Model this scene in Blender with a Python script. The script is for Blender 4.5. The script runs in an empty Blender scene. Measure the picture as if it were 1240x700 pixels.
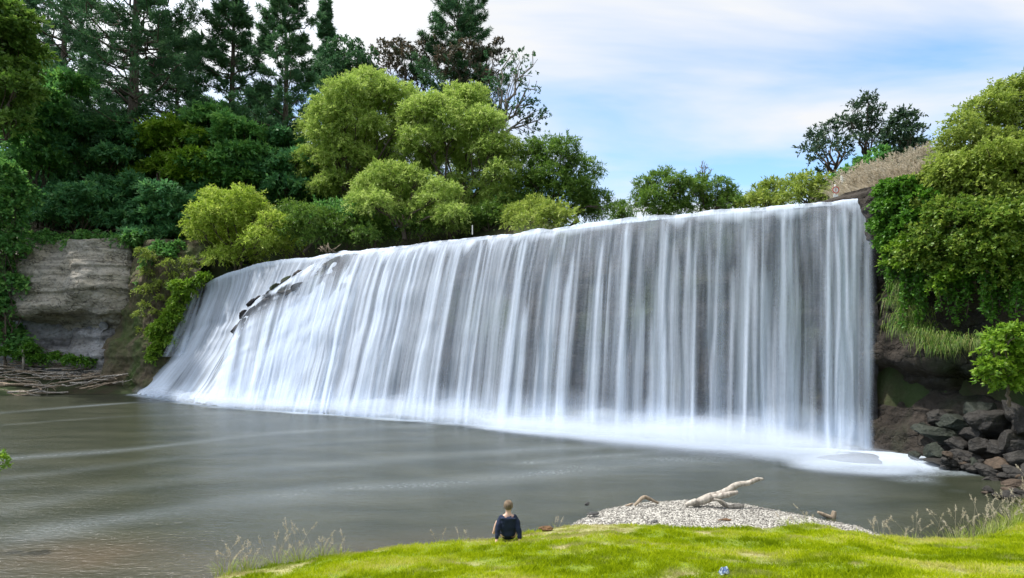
import bpy, bmesh, math
import numpy as np
from mathutils import Vector

# ------------------------------------------------------------------ basics
sc = bpy.context.scene
COL = sc.collection
EYE = 4.9
F = 689.0
HZ = 405.0
CX = 620.0
R = np.random.default_rng(7)


def P(px, py, D):
    return np.array([(px - CX) / F * D, D, EYE - (py - HZ) / F * D])


def PW(px, py, z=0.0):
    D = (EYE - z) * F / (py - HZ)
    return np.array([(px - CX) / F * D, D, z])


def nrm(a):
    return a / (np.linalg.norm(a, axis=-1, keepdims=True) + 1e-9)


def sstep(a, b, x):
    t = np.clip((x - a) / (b - a), 0, 1)
    return t * t * (3 - 2 * t)


def _hash(ix, iy, iz, seed):
    h = (ix.astype(np.int64) * 374761393 + iy.astype(np.int64) * 668265263 + iz.astype(np.int64) * 1274126177 + seed * 974711) & 0x7fffffff
    h = ((h ^ (h >> 13)) * 1274126177) & 0x7fffffff
    h = h ^ (h >> 16)
    return (h & 0xffff) / 65535.0


def vnoise(p, seed=0):
    p = np.asarray(p, float)
    i = np.floor(p).astype(np.int64)
    f = p - i
    f = f * f * f * (f * (f * 6 - 15) + 10)
    out = 0
    for dx in (0, 1):
        wx = f[..., 0] if dx else 1 - f[..., 0]
        for dy in (0, 1):
            wy = f[..., 1] if dy else 1 - f[..., 1]
            for dz in (0, 1):
                wz = f[..., 2] if dz else 1 - f[..., 2]
                out = out + wx * wy * wz * _hash(i[..., 0] + dx, i[..., 1] + dy, i[..., 2] + dz, seed)
    return out


def fbm(p, octv=4, seed=0, gain=0.5):
    p = np.asarray(p, float)
    a, s, t = 1.0, 0.0, 0.0
    for k in range(octv):
        s = s + a * vnoise(p * (2.03 ** k) + 17.3 * k, seed + k)
        t += a
        a *= gain
    return s / t


def V3(x, y, z):
    return np.stack(np.broadcast_arrays(np.asarray(x, float), np.asarray(y, float), np.asarray(z, float)), -1)


# ------------------------------------------------------------------ mesh making
def mk(name, V, Fc, mat=None, parent=None, smooth=True, fattr=None, pattr=None, loc=None):
    V = np.ascontiguousarray(V, dtype=np.float32).reshape(-1, 3)
    if not isinstance(Fc, list):
        Fc = [Fc]
    Fc = [np.asarray(f, np.int32) for f in Fc if len(f)]
    me = bpy.data.meshes.new(name)
    me.vertices.add(len(V))
    me.vertices.foreach_set('co', V.ravel())
    li = np.concatenate([f.ravel() for f in Fc])
    sizes = np.concatenate([np.full(len(f), f.shape[1], np.int32) for f in Fc])
    starts = np.concatenate([[0], np.cumsum(sizes)[:-1]]).astype(np.int32)
    me.loops.add(len(li))
    me.loops.foreach_set('vertex_index', li)
    me.polygons.add(len(sizes))
    me.polygons.foreach_set('loop_start', starts)
    me.polygons.foreach_set('use_smooth', np.full(len(sizes), bool(smooth)))
    me.update(calc_edges=True)
    for k, a in (fattr or {}).items():
        at = me.attributes.new(k, 'FLOAT', 'FACE')
        at.data.foreach_set('value', np.ascontiguousarray(a, dtype=np.float32))
    for k, a in (pattr or {}).items():
        at = me.attributes.new(k, 'FLOAT', 'POINT')
        at.data.foreach_set('value', np.ascontiguousarray(a, dtype=np.float32).ravel())
    if mat:
        me.materials.append(mat)
    o = bpy.data.objects.new(name, me)
    COL.objects.link(o)
    if parent is not None:
        o.parent = parent
    if loc is not None:
        o.location = loc
    return o


def gridf(nu, nv):
    i = np.arange(nu - 1)[:, None] * nv + np.arange(nv - 1)[None, :]
    i = i.ravel()
    return np.stack([i, i + nv, i + nv + 1, i + 1], 1)


def tag(o, label=None, cat=None, group=None, kind=None):
    if label:
        o['label'] = label
    if cat:
        o['category'] = cat
    if group:
        o['group'] = group
    if kind or cat:
        o['kind'] = kind or 'thing'
    return o


def empty(name, loc, label, cat, group=None, rz=0.0, s=1.0):
    o = bpy.data.objects.new(name, None)
    COL.objects.link(o)
    o.location = loc
    o.rotation_euler = (0, 0, rz)
    o.scale = (s, s, s) if np.isscalar(s) else s
    o.empty_display_size = 0.3
    return tag(o, label, cat, group)


class Tubes:
    def __init__(self):
        self.V, self.F, self.n = [], [], 0

    def add(self, pts, rad, k=6, cap=True):
        pts = np.asarray(pts, float)
        m = len(pts)
        rad = np.broadcast_to(np.asarray(rad, float), (m,))
        tg = nrm(np.gradient(pts, axis=0))
        ref = np.array([0.31, 0.17, 0.93]) if abs(tg[0][2]) < 0.8 else np.array([0.9, 0.3, 0.1])
        a = nrm(np.cross(tg, ref))
        b = np.cross(tg, a)
        th = np.arange(k) / k * 2 * math.pi
        ring = pts[:, None] + rad[:, None, None] * (a[:, None] * np.cos(th)[None, :, None] + b[:, None] * np.sin(th)[None, :, None])
        self.V.append(ring.reshape(-1, 3))
        i = np.arange(m - 1)[:, None] * k + np.arange(k)[None]
        j = np.arange(m - 1)[:, None] * k + (np.arange(k)[None] + 1) % k
        self.F.append(np.stack([i, j, j + k, i + k], -1).reshape(-1, 4) + self.n)
        if cap and k == 4:
            self.F.append(np.array([[3, 2, 1, 0]]) + self.n)
            e = (m - 1) * k
            self.F.append(np.array([[e, e + 1, e + 2, e + 3]]) + self.n)
        elif cap and k == 6:
            e = (m - 1) * k
            self.F.append(np.array([[0, 3, 2, 1], [0, 5, 4, 3], [e, e + 1, e + 2, e + 3], [e, e + 3, e + 4, e + 5]]) + self.n)
        elif cap and k == 8:
            e = (m - 1) * k
            self.F.append(np.array([[0, 3, 2, 1], [0, 5, 4, 3], [0, 7, 6, 5], [e, e + 1, e + 2, e + 3], [e, e + 3, e + 4, e + 5], [e, e + 5, e + 6, e + 7]]) + self.n)
        self.n += m * k

    def data(self):
        return np.concatenate(self.V), np.concatenate(self.F)


class Leaves:
    def __init__(self):
        self.V, self.r, self.n = [], [], 0

    def add(self, base, ax, side, L, W, rnd):
        L = np.asarray(L)[..., None] if np.ndim(L) else L
        W = np.asarray(W)[..., None] if np.ndim(W) else W
        q = np.stack([base, base + ax * L * 0.45 + side * W * 0.5, base + ax * L, base + ax * L * 0.45 - side * W * 0.5], 1)
        self.V.append(q.reshape(-1, 3))
        self.r.append(np.broadcast_to(rnd, (len(base),)))

    def data(self):
        V = np.concatenate(self.V)
        Fq = np.arange(len(V)).reshape(-1, 4)
        return V, Fq, np.concatenate(self.r)


def rdir(rng, n):
    return nrm(rng.normal(size=(n, 3)))


# ------------------------------------------------------------------ materials
class NT:
    def __init__(self, name):
        self.m = bpy.data.materials.new(name)
        self.m.use_nodes = True
        self.t = self.m.node_tree
        self.t.nodes.clear()
        self.out = self.n('ShaderNodeOutputMaterial')

    def n(self, typ, **kw):
        nd = self.t.nodes.new(typ)
        for k, v in kw.items():
            if k.startswith('i_'):
                nd.inputs[k[2:].replace('_', ' ')].default_value = v
            else:
                setattr(nd, k, v)
        return nd

    def l(self, a, b):
        self.t.links.new(a, b)

    def attr(self, name):
        return self.n('ShaderNodeAttribute', attribute_name=name).outputs['Fac']

    def pos(self, scale=(1, 1, 1), obj=False):
        if obj:
            g = self.n('ShaderNodeTexCoord').outputs['Object']
        else:
            g = self.n('ShaderNodeNewGeometry').outputs['Position']
        mp = self.n('ShaderNodeMapping')
        mp.inputs['Scale'].default_value = scale
        self.l(g, mp.inputs['Vector'])
        return mp.outputs['Vector']

    def noise(self, vec, scale, detail=4, rough=0.55):
        nd = self.n('ShaderNodeTexNoise')
        nd.inputs['Scale'].default_value = scale
        nd.inputs['Detail'].default_value = detail
        nd.inputs['Roughness'].default_value = rough
        self.l(vec, nd.inputs['Vector'])
        return nd.outputs['Fac']

    def ramp(self, fac, stops):
        nd = self.n('ShaderNodeValToRGB')
        el = nd.color_ramp.elements
        while len(el) < len(stops):
            el.new(0.5)
        for e, (p, c) in zip(el, stops):
            e.position = p
            e.color = (c[0], c[1], c[2], 1) if not np.isscalar(c) else (c, c, c, 1)
        self.l(fac, nd.inputs['Fac'])
        return nd.outputs['Color']

    def mix(self, fac, a, b, mode='MIX'):
        nd = self.n('ShaderNodeMix', data_type='RGBA', blend_type=mode)
        for s, v in ((nd.inputs['Factor'], fac), (nd.inputs[6], a), (nd.inputs[7], b)):
            if isinstance(v, bpy.types.NodeSocket):
                self.l(v, s)
            elif np.isscalar(v):
                s.default_value = v
            else:
                s.default_value = (v[0], v[1], v[2], 1)
        return nd.outputs[2]

    def math(self, op, a, b=None, c=None, clamp=False):
        nd = self.n('ShaderNodeMath', operation=op)
        nd.use_clamp = clamp
        for s, v in zip(nd.inputs, (a, b, c)):
            if v is None:
                continue
            if isinstance(v, bpy.types.NodeSocket):
                self.l(v, s)
            else:
                s.default_value = v
        return nd.outputs[0]

    def bump(self, h, strength=0.5, dist=0.1, prev=None):
        nd = self.n('ShaderNodeBump')
        nd.inputs['Strength'].default_value = strength
        nd.inputs['Distance'].default_value = dist
        self.l(h, nd.inputs['Height'])
        if prev is not None:
            self.l(prev, nd.inputs['Normal'])
        return nd.outputs['Normal']

    def principled(self, col, rough=0.8, normal=None, spec=0.3, ior=None):
        b = self.n('ShaderNodeBsdfPrincipled')
        for s, v in ((b.inputs['Base Color'], col), (b.inputs['Roughness'], rough)):
            if isinstance(v, bpy.types.NodeSocket):
                self.l(v, s)
            elif np.isscalar(v):
                s.default_value = v
            else:
                s.default_value = (v[0], v[1], v[2], 1)
        b.inputs['Specular IOR Level'].default_value = spec
        if ior:
            b.inputs['IOR'].default_value = ior
        if normal is not None:
            self.l(normal, b.inputs['Normal'])
        return b

    def done(self, sh):
        self.l(sh, self.out.inputs['Surface'])
        return self.m


def leaf_mat(name, c0, c1, c2, trans=0.35, patch=None):
    t = NT(name)
    col = t.ramp(t.attr('rnd'), [(0.0, c0), (0.55, c1), (1.0, c2)])
    if patch:
        nz = t.noise(t.pos(obj=True), patch[1], 2)
        f = t.ramp(nz, [(0.42, 0.0), (0.62, 1.0)])
        col = t.mix(f, col, patch[0])
    d = t.n('ShaderNodeBsdfDiffuse')
    t.l(col, d.inputs['Color'])
    tr = t.n('ShaderNodeBsdfTranslucent')
    t.l(col, tr.inputs['Color'])
    m = t.n('ShaderNodeMixShader')
    m.inputs[0].default_value = trans
    t.l(d.outputs[0], m.inputs[1])
    t.l(tr.outputs[0], m.inputs[2])
    gl = t.n('ShaderNodeBsdfGlossy')
    gl.inputs['Roughness'].default_value = 0.5
    m2 = t.n('ShaderNodeMixShader')
    m2.inputs[0].default_value = 0.025
    t.l(m.outputs[0], m2.inputs[1])
    t.l(gl.outputs[0], m2.inputs[2])
    return t.done(m2.outputs[0])


LM = {
    'pine': leaf_mat('pine_needles', (0.040, 0.108, 0.045), (0.055, 0.140, 0.059), (0.104, 0.220, 0.079), 0.35),
    'brown': leaf_mat('dry_foliage', (0.055, 0.062, 0.045), (0.09, 0.092, 0.06), (0.17, 0.115, 0.075), 0.3),
    'willow': leaf_mat('willow_leaves', (0.17, 0.28, 0.045), (0.33, 0.46, 0.085), (0.50, 0.60, 0.19), 0.45),
    'willow_bright': leaf_mat('bright_willow_leaves', (0.22, 0.34, 0.03), (0.36, 0.49, 0.06), (0.52, 0.60, 0.14), 0.45),
    'green': leaf_mat('green_leaves', (0.055, 0.13, 0.018), (0.11, 0.21, 0.03), (0.19, 0.29, 0.05), 0.42),
    'fresh': leaf_mat('fresh_leaves', (0.085, 0.19, 0.012), (0.16, 0.30, 0.02), (0.27, 0.40, 0.04), 0.42),
    'dark': leaf_mat('dark_leaves', (0.060, 0.192, 0.07), (0.095, 0.26, 0.10), (0.19, 0.40, 0.12), 0.42),
    'mid': leaf_mat('understory_leaves', (0.072, 0.216, 0.055), (0.115, 0.29, 0.07), (0.22, 0.43, 0.085), 0.42),
    'climb': leaf_mat('climber_leaves', (0.06, 0.13, 0.015), (0.14, 0.24, 0.028), (0.30, 0.38, 0.06), 0.42),
    'olive': leaf_mat('olive_leaves', (0.13, 0.20, 0.025), (0.25, 0.34, 0.05), (0.40, 0.47, 0.11), 0.45),
    'ivy': leaf_mat('ivy_leaves', (0.04, 0.125, 0.012), (0.075, 0.20, 0.018), (0.14, 0.30, 0.025), 0.38),
    'flat': leaf_mat('flat_tree_leaves', (0.022, 0.052, 0.030), (0.042, 0.085, 0.045), (0.08, 0.13, 0.055), 0.32),
    'straw': leaf_mat('straw_plumes', (0.36, 0.31, 0.22), (0.50, 0.44, 0.34), (0.64, 0.58, 0.48), 0.4),
    'reed': leaf_mat('tall_grass_blades', (0.16, 0.24, 0.02), (0.27, 0.35, 0.035), (0.46, 0.43, 0.17), 0.42),
    'tuss': leaf_mat('ledge_grass_blades', (0.07, 0.16, 0.015), (0.13, 0.24, 0.025), (0.29, 0.29, 0.09), 0.42),
}


def bark_mat(name, a, b):
    t = NT(name)
    nz = t.noise(t.pos((6, 6, 1.5), obj=True), 2.0, 5)
    col = t.ramp(nz, [(0.3, a), (0.7, b)])
    return t.done(t.principled(col, 0.9, t.bump(nz, 0.6, 0.05)).outputs[0])


BARK = bark_mat('brown_bark', (0.05, 0.04, 0.03), (0.14, 0.11, 0.085))
BARKG = bark_mat('grey_bark', (0.12, 0.105, 0.09), (0.28, 0.25, 0.22))
DRIFT = bark_mat('bleached_driftwood', (0.13, 0.11, 0.095), (0.47, 0.43, 0.38))
DRIFTB = bark_mat('brown_driftwood', (0.10, 0.075, 0.05), (0.36, 0.29, 0.22))


# ------------------------------------------------------------------ plan of the place
RIM = np.array([(-400, 60), (-90, 52), (-60, 53), (-46, 54.5), (-38, 54), (-33, 52), (-27.5, 49.5), (-24, 48.6), (-20, 47.6), (-13.6, 43.6), (-7.9, 39.6),
                (-1, 35.4), (5.2, 31), (10, 28.6), (15.9, 25.7), (17.8, 23.2), (19, 21.5), (22, 20.5), (30, 18), (60, 8), (400, -80)], float)
PLAT = np.concatenate([RIM, [(400, 4000), (-400, 4000)]])
FOOT_PX = [(165, 477), (205, 484), (250, 491), (345, 498), (425, 503), (492, 508), (562, 513), (640, 520), (722, 526), (812, 533), (897, 538), (979, 542), (1064, 546)]
FOOT = np.array([PW(x, y)[:2] for x, y in FOOT_PX])
FARL = [(-400, 40), (-75, 42.5), (-50, 44.2), (-43, 45.2), (-39, 46.0), (-35.4, 46.9)]
GRAV = [(8.95, 13.95), (8.8, 14.5), (8.25, 14.9), (7.5, 15.7), (6.7, 16.4), (5.1, 16.8), (3.6, 16.5), (2.52, 15.8), (1.73, 14.94), (1.2, 14.0)]
EDGE_R = [(22, 17), (18, 16.9), (16.2, 16.4), (14.5, 15.6), (12.7, 14.3), (11.4, 13.45), (10.3, 13.0), (9.3, 12.95)]
EDGE_M = [(8.3, 13.1), (7.73, 13.7), (7.1, 14.0), (5.95, 13.7), (4.54, 13.65), (3.2, 13.9), (1.62, 14.0)]
EDGE_L = [(0.59, 13.55), (-.38, 13.0), (-1.2, 12.85), (-2.4, 12.55), (-4.1, 11.85), (-5.6, 11.1), (-6.6, 10.0), (-8.8, 8.0), (-14, 4), (-30, -4), (-80, -30), (-400, -160)]
POOL = np.array(FARL + [tuple(p) for p in FOOT] + [(16.6, 23.2), (17.7, 20.9), (18.0, 18.6)] + EDGE_R[2:] + GRAV + EDGE_L)
LAWNC = np.array(FARL + [tuple(p) for p in FOOT] + [(16.6, 23.2), (17.7, 20.9), (18.0, 18.6)] + EDGE_R[2:] + EDGE_M + EDGE_L)


def polydist(X, Y, poly, closed=True):
    a = poly
    b = np.roll(poly, -1, 0) if closed else poly[1:]
    if not closed:
        a = poly[:-1]
    best = np.full(X.shape, 1e9)
    for (ax, ay), (bx, by) in zip(a, b):
        dx, dy = bx - ax, by - ay
        t = np.clip(((X - ax) * dx + (Y - ay) * dy) / (dx * dx + dy * dy + 1e-12), 0, 1)
        best = np.minimum(best, np.hypot(X - ax - t * dx, Y - ay - t * dy))
    return best


def inside(X, Y, poly):
    r = np.zeros(X.shape, bool)
    for (ax, ay), (bx, by) in zip(poly, np.roll(poly, -1, 0)):
        if ay == by:
            continue
        c = ((ay > Y) != (by > Y)) & (X < (bx - ax) * (Y - ay) / (by - ay) + ax)
        r ^= c
    return r


def sdf(X, Y, poly):
    d = polydist(X, Y, poly)
    return np.where(inside(X, Y, poly), -d, d)


def plateau_z(X, Y):
    d = polydist(X, Y, RIM, False)
    n = fbm(V3(X * 0.12, Y * 0.12, 0), 3, 5) - 0.5
    river = 10.55 + (1.9 + 3.4 * sstep(9, 0, X)) * sstep(7, 15, d)
    left = 12.4 + 8.0 * sstep(0, 10, d) + 5 * sstep(8, 30, d)
    right = 10.9 + 4.6 * sstep(0.5, 12, d) + 4 * sstep(10, 30, d)
    wl = sstep(-21, -30, X)
    wr = sstep(15.5, 20.5, X - 0.33 * np.maximum(d - 2, 0))
    return river * (1 - wl) * (1 - wr) + left * wl + right * wr * (1 - wl) + n * 1.2 * (0.15 + wl + wr)


def near_z(X, Y):
    dL = sdf(X, Y, LAWNC)
    dW = sdf(X, Y, POOL)
    grav = np.where(dW > 0, 0.0 + 0.14 * (1 - np.exp(-np.maximum(dW, 0) / 1.6)), 0.6 * dW)
    lo = np.where(dL > 0, 0, 0)
    lawn = 0.30 * sstep(-0.15, 0.35, dL) + 0.215 * np.maximum(dL - 0.15, 0) ** 1.0
    n = (fbm(V3(X * 0.7, Y * 0.7, 0), 3, 9) - 0.5) * 0.22 * sstep(0.1, 1.5, dL)
    return np.where(dL > -0.15, np.maximum(np.minimum(np.where(dW > 0, grav, -0.4), 0.3) * (dL < 0.4), lawn + n), grav)


def ground_z(X, Y):
    X = np.asarray(X, float)
    Y = np.asarray(Y, float)
    dW = sdf(X, Y, POOL)
    dP = sdf(X, Y, PLAT)
    zn = near_z(X, Y) - 0.12
    bank = np.where(dW > 0, 0.05 + 0.42 * np.minimum(dW, 7) ** 0.9, np.maximum(0.5 * dW, -2.5))
    z = np.where(Y > 24 - 0.4 * X.clip(-60, 0), bank, zn)
    z = np.where(dW < 0, np.maximum(0.5 * dW, -2.2) - 0.1, z)
    zp = plateau_z(X, Y)
    w = sstep(-0.1, -1.3, dP)
    return z * (1 - w) + zp * w


def far_axis(lo, hi, step, a, b):
    core = np.arange(lo, hi + step / 2, step)
    l, r = [], []
    s, x = step, lo
    while x > a:
        s *= 1.35
        x -= s
        l.append(x)
    s, x = step, hi
    while x < b:
        s *= 1.35
        x += s
        r.append(x)
    return np.concatenate([l[::-1], core, r])


gx = far_axis(-70, 50, 0.75, -3000, 3000)
gy = far_axis(-12, 95, 0.75, -1500, 4000)
GX, GY = np.meshgrid(gx, gy, indexing='ij')
GZ = ground_z(GX.clip(-399, 399), GY)
t = NT('earth_and_scrub')
n1 = t.noise(t.pos(), 0.35, 5)
n2 = t.noise(t.pos(), 3.0, 5)
col = t.mix(t.ramp(n1, [(0.4, 0.0), (0.6, 1.0)]), (0.035, 0.05, 0.018), (0.055, 0.043, 0.028))
col = t.mix(t.ramp(n2, [(0.35, 0.0), (0.75, 0.7)]), col, (0.03, 0.05, 0.015))
M_EARTH = t.done(t.principled(col, 0.95, t.bump(n2, 0.7, 0.15)).outputs[0])
tag(mk('ground', V3(GX, GY, GZ), gridf(len(gx), len(gy)), M_EARTH), kind='structure')

# lawn ------------------------------------------------------------
lx = np.arange(-30, 26.01, 0.16)
ly = np.arange(-14, 17.01, 0.16)
LX, LY = np.meshgrid(lx, ly, indexing='ij')
LZ = near_z(LX, LY)
dL = sdf(LX, LY, LAWNC)
dPl = sdf(LX, LY, PLAT)
keep = (dL > -0.3) & (dPl > 0.4)
fq = gridf(len(lx), len(ly))
fq = fq[keep.ravel()[fq].all(1)]
LZ = np.where(dL < 0.0, LZ - 0.02, LZ)


def dryness(X, Y):
    a = fbm(V3(X * 0.9, Y * 1.6, 2.2), 5, 31, 0.62)
    edge = sstep(1.9, 0.3, sdf(X, Y, LAWNC)) * (0.35 + 0.65 * sstep(1.0, -2.5, X))
    return sstep(0.53, 0.78, a + 0.20 * edge)


t = NT('lawn_turf')
nz = t.noise(t.pos(), 9, 5)
col = t.mix(t.ramp(nz, [(0.35, 0.0), (0.65, 1.0)]), (0.075, 0.12, 0.008), (0.16, 0.21, 0.015))
col = t.mix(t.math('MULTIPLY', t.attr('dry'), 0.8), col, (0.33, 0.30, 0.16))
M_LAWN = t.done(t.principled(col, 0.95, t.bump(nz, 0.8, 0.03)).outputs[0])
tag(mk('lawn', V3(LX, LY, LZ), fq, M_LAWN, pattr={'dry': dryness(LX, LY).ravel()}), kind='structure')

# gravel ------------------------------------------------------------
vx = np.arange(0, 10.5, 0.07)
vy = np.arange(12.8, 18.2, 0.07)
VX, VY = np.meshgrid(vx, vy, indexing='ij')
dW = sdf(VX, VY, POOL)
dL = sdf(VX, VY, LAWNC)


def gravel_z(X, Y):
    d = sdf(X, Y, POOL)
    return np.where(d > 0, 0.02 + 0.16 * (1 - np.exp(-d / 1.6)), 0.35 * d) + 0.05 * (fbm(V3(X * 1.5, Y * 1.5, 0), 3, 4) - 0.5)


VZ = gravel_z(VX, VY) + 0.02 * (vnoise(V3(VX * 14, VY * 14, 0), 3) - 0.5)
fq = gridf(len(vx), len(vy))
kp = ((dW > -1.4) & (dL < 0.25)).ravel()
fq = fq[kp[fq].all(1)]
t = NT('gravel_bed')
v = t.n('ShaderNodeTexVoronoi')
v.inputs['Scale'].default_value = 22
t.l(t.pos(), v.inputs['Vector'])
col = t.mix(t.n('ShaderNodeSeparateColor').outputs[0], (0.2, 0.2, 0.2), (0.3, 0.3, 0.3))
col = t.ramp(v.outputs['Color'], [(0.0, (0.16, 0.155, 0.14)), (0.5, (0.36, 0.35, 0.32)), (1.0, (0.55, 0.53, 0.49))])
M_GRAV = t.done(t.principled(col, 0.9, t.bump(v.outputs['Distance'], 0.8, 0.03)).outputs[0])
tag(mk('gravel_bar', V3(VX, VY, VZ), fq, M_GRAV), kind='structure')

# pebbles: uncountable stuff
n = 26000
qx = R.uniform(0.6, 9.6, n)
qy = R.uniform(13.3, 17.2, n)
dW = sdf(qx, qy, POOL)
dL = sdf(qx, qy, LAWNC)
k = (dW > -0.12) & (dL < 0.05)
qx, qy = qx[k], qy[k]
n = len(qx)
size = 0.009 + 0.026 * R.random(n) ** 3.5
octa = np.array([(1, 0, 0), (0, 1, 0), (-1, 0, 0), (0, -1, 0), (0, 0, 0.7), (0, 0, -0.7)], float)
pv = octa[None] * size[:, None, None] * R.uniform(0.7, 1.3, (n, 6, 1))
an = R.uniform(0, 6.28, n)
ca, sa = np.cos(an)[:, None], np.sin(an)[:, None]
pv = np.stack([pv[..., 0] * ca - pv[..., 1] * sa, (pv[..., 0] * sa + pv[..., 1] * ca) * 0.8, pv[..., 2]], -1)
pv += V3(qx, qy, gravel_z(qx, qy) + size * 0.3)[:, None]
of = np.array([(0, 1, 4), (1, 2, 4), (2, 3, 4), (3, 0, 4), (1, 0, 5), (2, 1, 5), (3, 2, 5), (0, 3, 5)])
pf = (of[None] + np.arange(n)[:, None, None] * 6).reshape(-1, 3)
t = NT('pebble_stone')
col = t.ramp(t.attr('rnd'), [(0.0, (0.09, 0.085, 0.08)), (0.3, (0.17, 0.16, 0.145)), (0.7, (0.28, 0.265, 0.24)), (1.0, (0.44, 0.42, 0.385))])
M_PEB = t.done(t.principled(col, 0.85).outputs[0])
tag(mk('gravel', pv, pf, M_PEB, smooth=True, fattr={'rnd': np.repeat(R.random(n), 8)}),
    'pale grey pebbles covering the gravel bar at the edge of the lawn', 'gravel', kind='stuff')

# ------------------------------------------------------------------ falls
MAIN = [  # crest px, D ; foot px
    ((284, 407), 42.2, (250, 491)), ((292, 388), 42.4, (262, 492)), ((303, 371), 42.7, (276, 493.5)), ((335, 346), 43.0, (298, 495)), ((370, 326), 43.3, (322, 496.5)),
    ((402, 307.5), 42.8, (350, 498.5)), ((440, 303), None, (388, 501)), ((480, 298), None, (428, 503.5)), ((540, 291), None, (494, 508)),
    ((600, 284.5), None, (563, 513)), ((670, 276), None, (641, 520)), ((740, 267), None, (723, 526)), ((820, 258.5), None, (812, 533)),
    ((900, 251.5), None, (897, 538)), ((980, 245), None, (979, 542)), ((1064, 238.5), None, (1064, 546))]
SIDE = [((247, 346), 47.4, (158, 476.5)), ((262, 336), 47.3, (182, 481)), ((290, 325.5), 47.0, (210, 485.5)), ((330, 316.5), 46.4, (235, 489)),
        ((370, 311.5), 45.4, (262, 492)), ((410, 306), 43.6, (305, 495)), ((450, 301), 42.0, (345, 498))]
TRICK = [((235, 344), 47.9, (196, 432)), ((240, 343), 47.8, (208, 432)), ((247, 342), 47.8, (222, 430))]


def knots(tab, foot_d=None):
    T, B = [], []
    for (c, D, f) in tab:
        if D is None:
            D = (10.95 - EYE) * F / (HZ - c[1])
        T.append(P(c[0], c[1], D))
        B.append(PW(f[0], f[1], -0.05) if foot_d is None else P(f[0], f[1], foot_d))
    return np.array(T), np.array(B)


def resample(K, s):
    """Catmull-Rom through knots, parameter s in [0,1] by arclength of the knots."""
    d = np.concatenate([[0], np.cumsum(np.linalg.norm(np.diff(K[:, :2], axis=0), axis=1))])
    d = d / d[-1]
    out = []
    for c in range(K.shape[1]):
        y = K[:, c]
        m = np.gradient(y, d)
        i = np.clip(np.searchsorted(d, s, side='right') - 1, 0, len(d) - 2)
        h = d[i + 1] - d[i]
        u = (s - d[i]) / h
        out.append((1 + 2 * u) * (1 - u) ** 2 * y[i] + u * (1 - u) ** 2 * h * m[i] + u * u * (3 - 2 * u) * y[i + 1] + u * u * (u - 1) * h * m[i + 1])
    return np.stack(out, -1), d


def both(T, B, s):
    d = np.concatenate([[0], np.cumsum(np.linalg.norm(np.diff(T[:, :2], axis=0), axis=1))])
    d /= d[-1]
    K = np.concatenate([T, B], 1)
    out = []
    for c in range(6):
        y = K[:, c]
        m = np.gradient(y, d)
        i = np.clip(np.searchsorted(d, s, side='right') - 1, 0, len(d) - 2)
        h = d[i + 1] - d[i]
        u = (s - d[i]) / h
        out.append((1 + 2 * u) * (1 - u) ** 2 * y[i] + u * (1 - u) ** 2 * h * m[i] + u * u * (3 - 2 * u) * y[i + 1] + u * u * (u - 1) * h * m[i + 1])
    o = np.stack(out, -1)
    return o[:, :3], o[:, 3:], d


def n1(u, seed):
    return vnoise(V3(u, 0.37 + 0 * np.asarray(u), 0.11), seed)


def curtain(tab, nu, nv, power, seed, out=0.0, lead=0.0, foot_d=None, fold=0.12, ledges=0.0):
    """Surface of falling water: rows run from the crest (v=0) to the foot (v=1)."""
    T, B = knots(tab, foot_d)
    s = np.linspace(0, 1, nu)
    C, Ft, d = both(T, B, s)
    arc = np.concatenate([[0], np.cumsum(np.linalg.norm(np.diff(C[:, :2], axis=0), axis=1))])
    C[:, 2] += 0.34 * (fbm(V3(arc * 0.6, 0, 0), 5, 29, 0.6) - 0.5)
    v = np.linspace(0, 1, nv) ** 1.35
    pw = power(s)[:, None]
    h = v[None, :] ** pw
    if ledges:
        w = ledges * (1 - s)[:, None]
        h = h + w * 0.16 * (fbm(V3(arc[:, None] * 0.22, v[None] * 4.2, 0), 3, seed + 5) - 0.5) * np.sin(v[None] * math.pi)
    xy = C[:, None, :2] + (Ft - C)[:, None, :2] * h[..., None]
    z = C[:, None, 2] + (Ft - C)[:, None, 2] * v[None, :]
    fw = Ft[:, :2] - C[:, :2]
    fw = fw + 0.6 * np.array([-0.41, -0.91])
    fw = nrm(fw)
    uu = arc[:, None] + 0.5 * (vnoise(V3(arc[:, None] * 0.8, v[None] * 2.5, 0), seed + 1) - 0.5)
    f = (vnoise(V3(uu * 1.1, v[None] * 0.8, 0), seed) - 0.5) * 2 * fold + (vnoise(V3(uu * 4.5, v[None] * 1.2, 0), seed + 2) - 0.5) * fold * 0.8
    f = f * sstep(0, 0.12, v)[None] + out * sstep(0.0, 0.06, v)[None]
    xy = xy + fw[:, None, :] * f[..., None]
    V = np.concatenate([xy, z[..., None]], -1)
    arcg = np.broadcast_to(arc[:, None], z.shape)
    vg = np.broadcast_to(v[None], z.shape)
    if lead:
        k = 8
        tt = np.linspace(1, 0, k, endpoint=False)
        L = C[:, None, :] - np.concatenate([fw, np.zeros((nu, 1))], 1)[:, None] * (tt[None, :, None] * lead)
        L = L + np.array([0, 0, 0.02]) * tt[None, :, None]
        V = np.concatenate([L, V], 1)
        arcg = np.concatenate([np.broadcast_to(arc[:, None], (nu, k)), arcg], 1)
        vg = np.concatenate([np.broadcast_to(-tt[None] * 0.12, (nu, k)), vg], 1)
    return V, arcg, vg, s, arc


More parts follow.
